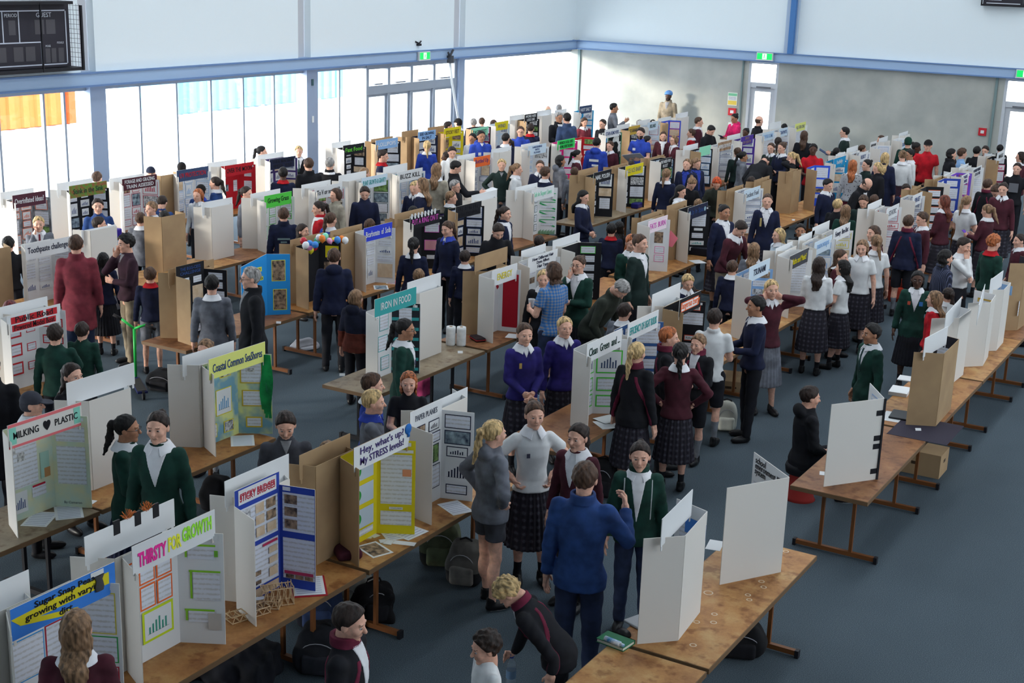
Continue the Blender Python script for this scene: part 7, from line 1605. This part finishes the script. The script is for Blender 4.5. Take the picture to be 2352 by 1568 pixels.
# shoes visible below tables belong to people there; cables and straps
o = MB().tube([tuple(at(1700,1478,.01)), tuple(at(1722,1492,.02)), tuple(at(1748,1490,.015)), tuple(at(1755,1460,.03)), tuple(at(1742,1438,.12))], .008, 6).build('bag_strap', MBLK, smooth=True); tag(o, 'black strap trailing from the shiny handbag', 'strap')
# people
for ln in FOLK.strip().split('\n'): person(ln)
# things held in hands
def held(frag, name, cat, label, size, col, off=(0,0,0), rot=(0,0,0), two=False, kind=None):
    k = [l for l in PEOPLE if frag in l][0]; Mr, w, wl, yaw, s = PEOPLE[k]
    q = (w+wl)/2 if two else w; p = Mr @ (q+Vector(off)); mb = MB().box(-size[0]/2,-size[1]/2,-size[2]/2, size[0]/2,size[1]/2,size[2]/2)
    if kind == 'cup': mb = MB().lathe([(0,-.05),(.03,-.05),(.042,.05),(.039,.05),(.028,-.045)], n=16)
    o = mb.build(name, plain(col) if not isinstance(col, str) or col in RGB else FLATP); o.location = p; o.rotation_euler = Euler((rot[0], rot[1], rot[2]+yaw)); tag(o, label, cat); return o
held('long black coat holding', 'paper_sheet', 'paper', 'white sheet held out by the long black coat wearer', (.21,.30,.002), 'white', (0,.06,.02), (.3,0,.3))
held('bearded person in royal', 'large_paper', 'paper', 'large white papers held by the bearded blue polo wearer', (.42,.36,.004), 'white', (0,.05,.04), (.5,.2,0), True)
held('child in black track jacket holding', 'phone', 'phone', 'black phone held by the child in track jacket', (.07,.14,.009), 'k', (0,.03,.03), (.6,0,0), True); held('navy jumper holding cards', 'cards', 'card', 'white cards held by the black-haired navy jumper wearer', (.12,.08,.006), 'white', (0,.05,.02), (.6,0,0), True)
held('checked shirt holding', 'paper_cup', 'cup', 'white cup held by the checked shirt wearer', (.1,.1,.1), 'white', (0,.03,.05), (0,0,0), True, 'cup'); held('dark clipboard', 'clipboard', 'clipboard', 'dark clipboard held by the navy top wearer', (.24,.32,.008), (44,34,32), (0,.05,.05), (.9,0,0), True)
held('bright red shirt holding', 'paper_sheet', 'paper', 'white paper held by the bright red shirt wearer', (.2,.26,.003), 'white', (0,.05,.04), (.7,0,.2), True); held('pink hoodie reading', 'tablet', 'tablet', 'grey device held by the pink hoodie wearer', (.14,.2,.008), 'slate', (0,.05,.04), (.5,0,0), True)
held('holding a laptop', 'tablet_computer', 'laptop', 'open laptop held by the dark jacket wearer in profile', (.3,.22,.015), 'slate', (0,.1,.03), (.5,0,0), True); held('maroon holding a phone', 'phone', 'phone', 'purple phone held by the long ponytailed maroon wearer', (.08,.14,.009), 'purple3', (0,.04,.03), (.6,0,0), True)
held('sunglasses pushed up', 'paper_slip', 'paper', 'white slip held by the adult with sunglasses', (.16,.07,.003), 'white', (0,.04,.03), (.9,0,0), True); held('blue tie in profile', 'paper_sheet', 'paper', 'white page held by the fair-haired grey shirt wearer', (.16,.22,.003), 'white', (0,.05,.02), (1.0,0,0))
held('white name badge', 'paper_sheet', 'paper', 'white page held by the tall name badge wearer', (.2,.12,.003), 'white', (0,.05,.0), (.8,0,0), True); held('glasses looking at the LOLLIPOPS', 'notes', 'paper', 'white notes held by the navy jumper at LOLLIPOPS', (.15,.2,.003), 'white', (0,.05,.02), (.8,0,0), True)
k = [l for l in PEOPLE if 'water bottle' in l][0]; Mr, w, wl, yaw, s = PEOPLE[k]; p = Mr @ w
bottle(p+Vector((0,0,-.17)), 'clear plastic water bottle held by the curly blond person', (200,220,235), .24, True)
def badge(frag, off, size=(.07,.045), col='white', name='name_badge'):
    k = [l for l in PEOPLE if frag in l][0]; Mr = PEOPLE[k][0]; root = [o for o in COL.objects if o.get('label') == k][0]
    MB().box(-size[0]/2,0,-size[1]/2, size[0]/2,.004,size[1]/2).build(name, plain(col), root, loc=off)
badge('white name badge', (.06,.145,1.27)); badge('black top with white badge', (.07,.14,1.25)); badge('small white logo', (.07,.15,1.25), (.06,.06), 'white', 'chest_logo'); badge('bearded person in royal', (.08,.135,1.27), (.06,.05), 'white', 'chest_logo')
badge('maroon jumper with badge', (.06,.14,1.2)); badge('round white print', (0,.132,1.22), (.18,.18), 'g', 'chest_print'); badge('white print on the front', (0,.150,1.2), (.2,.2), 'white', 'chest_print'); badge('royal blue hoodie with white back', (0,-.155,1.25), (.2,.05), 'white', 'back_print'); badge('royal blue hoodie with white back', (.03,-.16,1.15), (.14,.04), 'white', 'back_print')
badge('navy printed jacket', (0,-.150,1.22), (.2,.03), (110,130,130), 'back_print'); badge('navy printed jacket', (0,-.152,1.17), (.1,.025), (110,130,130), 'back_print'); badge('white blouse with hands on hips', (.07,.128,1.25), (.03,.04), (60,60,80), 'pocket_emblem')
badge('green blazer with glasses at', (.07,.14,1.25), (.05,.05), (60,60,90), 'pocket_emblem'); badge('indigo jumper with side braid', (.08,.145,1.27), (.03,.06), (190,160,90), 'embroidered_crest'); badge('medals and tie', (.08,.14,1.25), (.03,.14), (190,170,110), 'medal_row'); badge('ginger ponytailed person in green', (.08,.14,1.27), (.05,.1), (150,110,80), 'medal_row')
badge('smiling glasses wearer in green blazer', (-.08,.14,1.27), (.05,.06), (60,120,190), 'blue_badge'); badge('smiling glasses wearer in green blazer', (.08,.14,1.27), (.04,.05), (190,80,60), 'red_badge'); badge('facing left', (.08,.14,1.2), (.04,.06), 'white', 'pocket_emblem') if False else None
badge('red printed jacket', (0,-.15,1.22), (.16,.06), 'white', 'back_print')
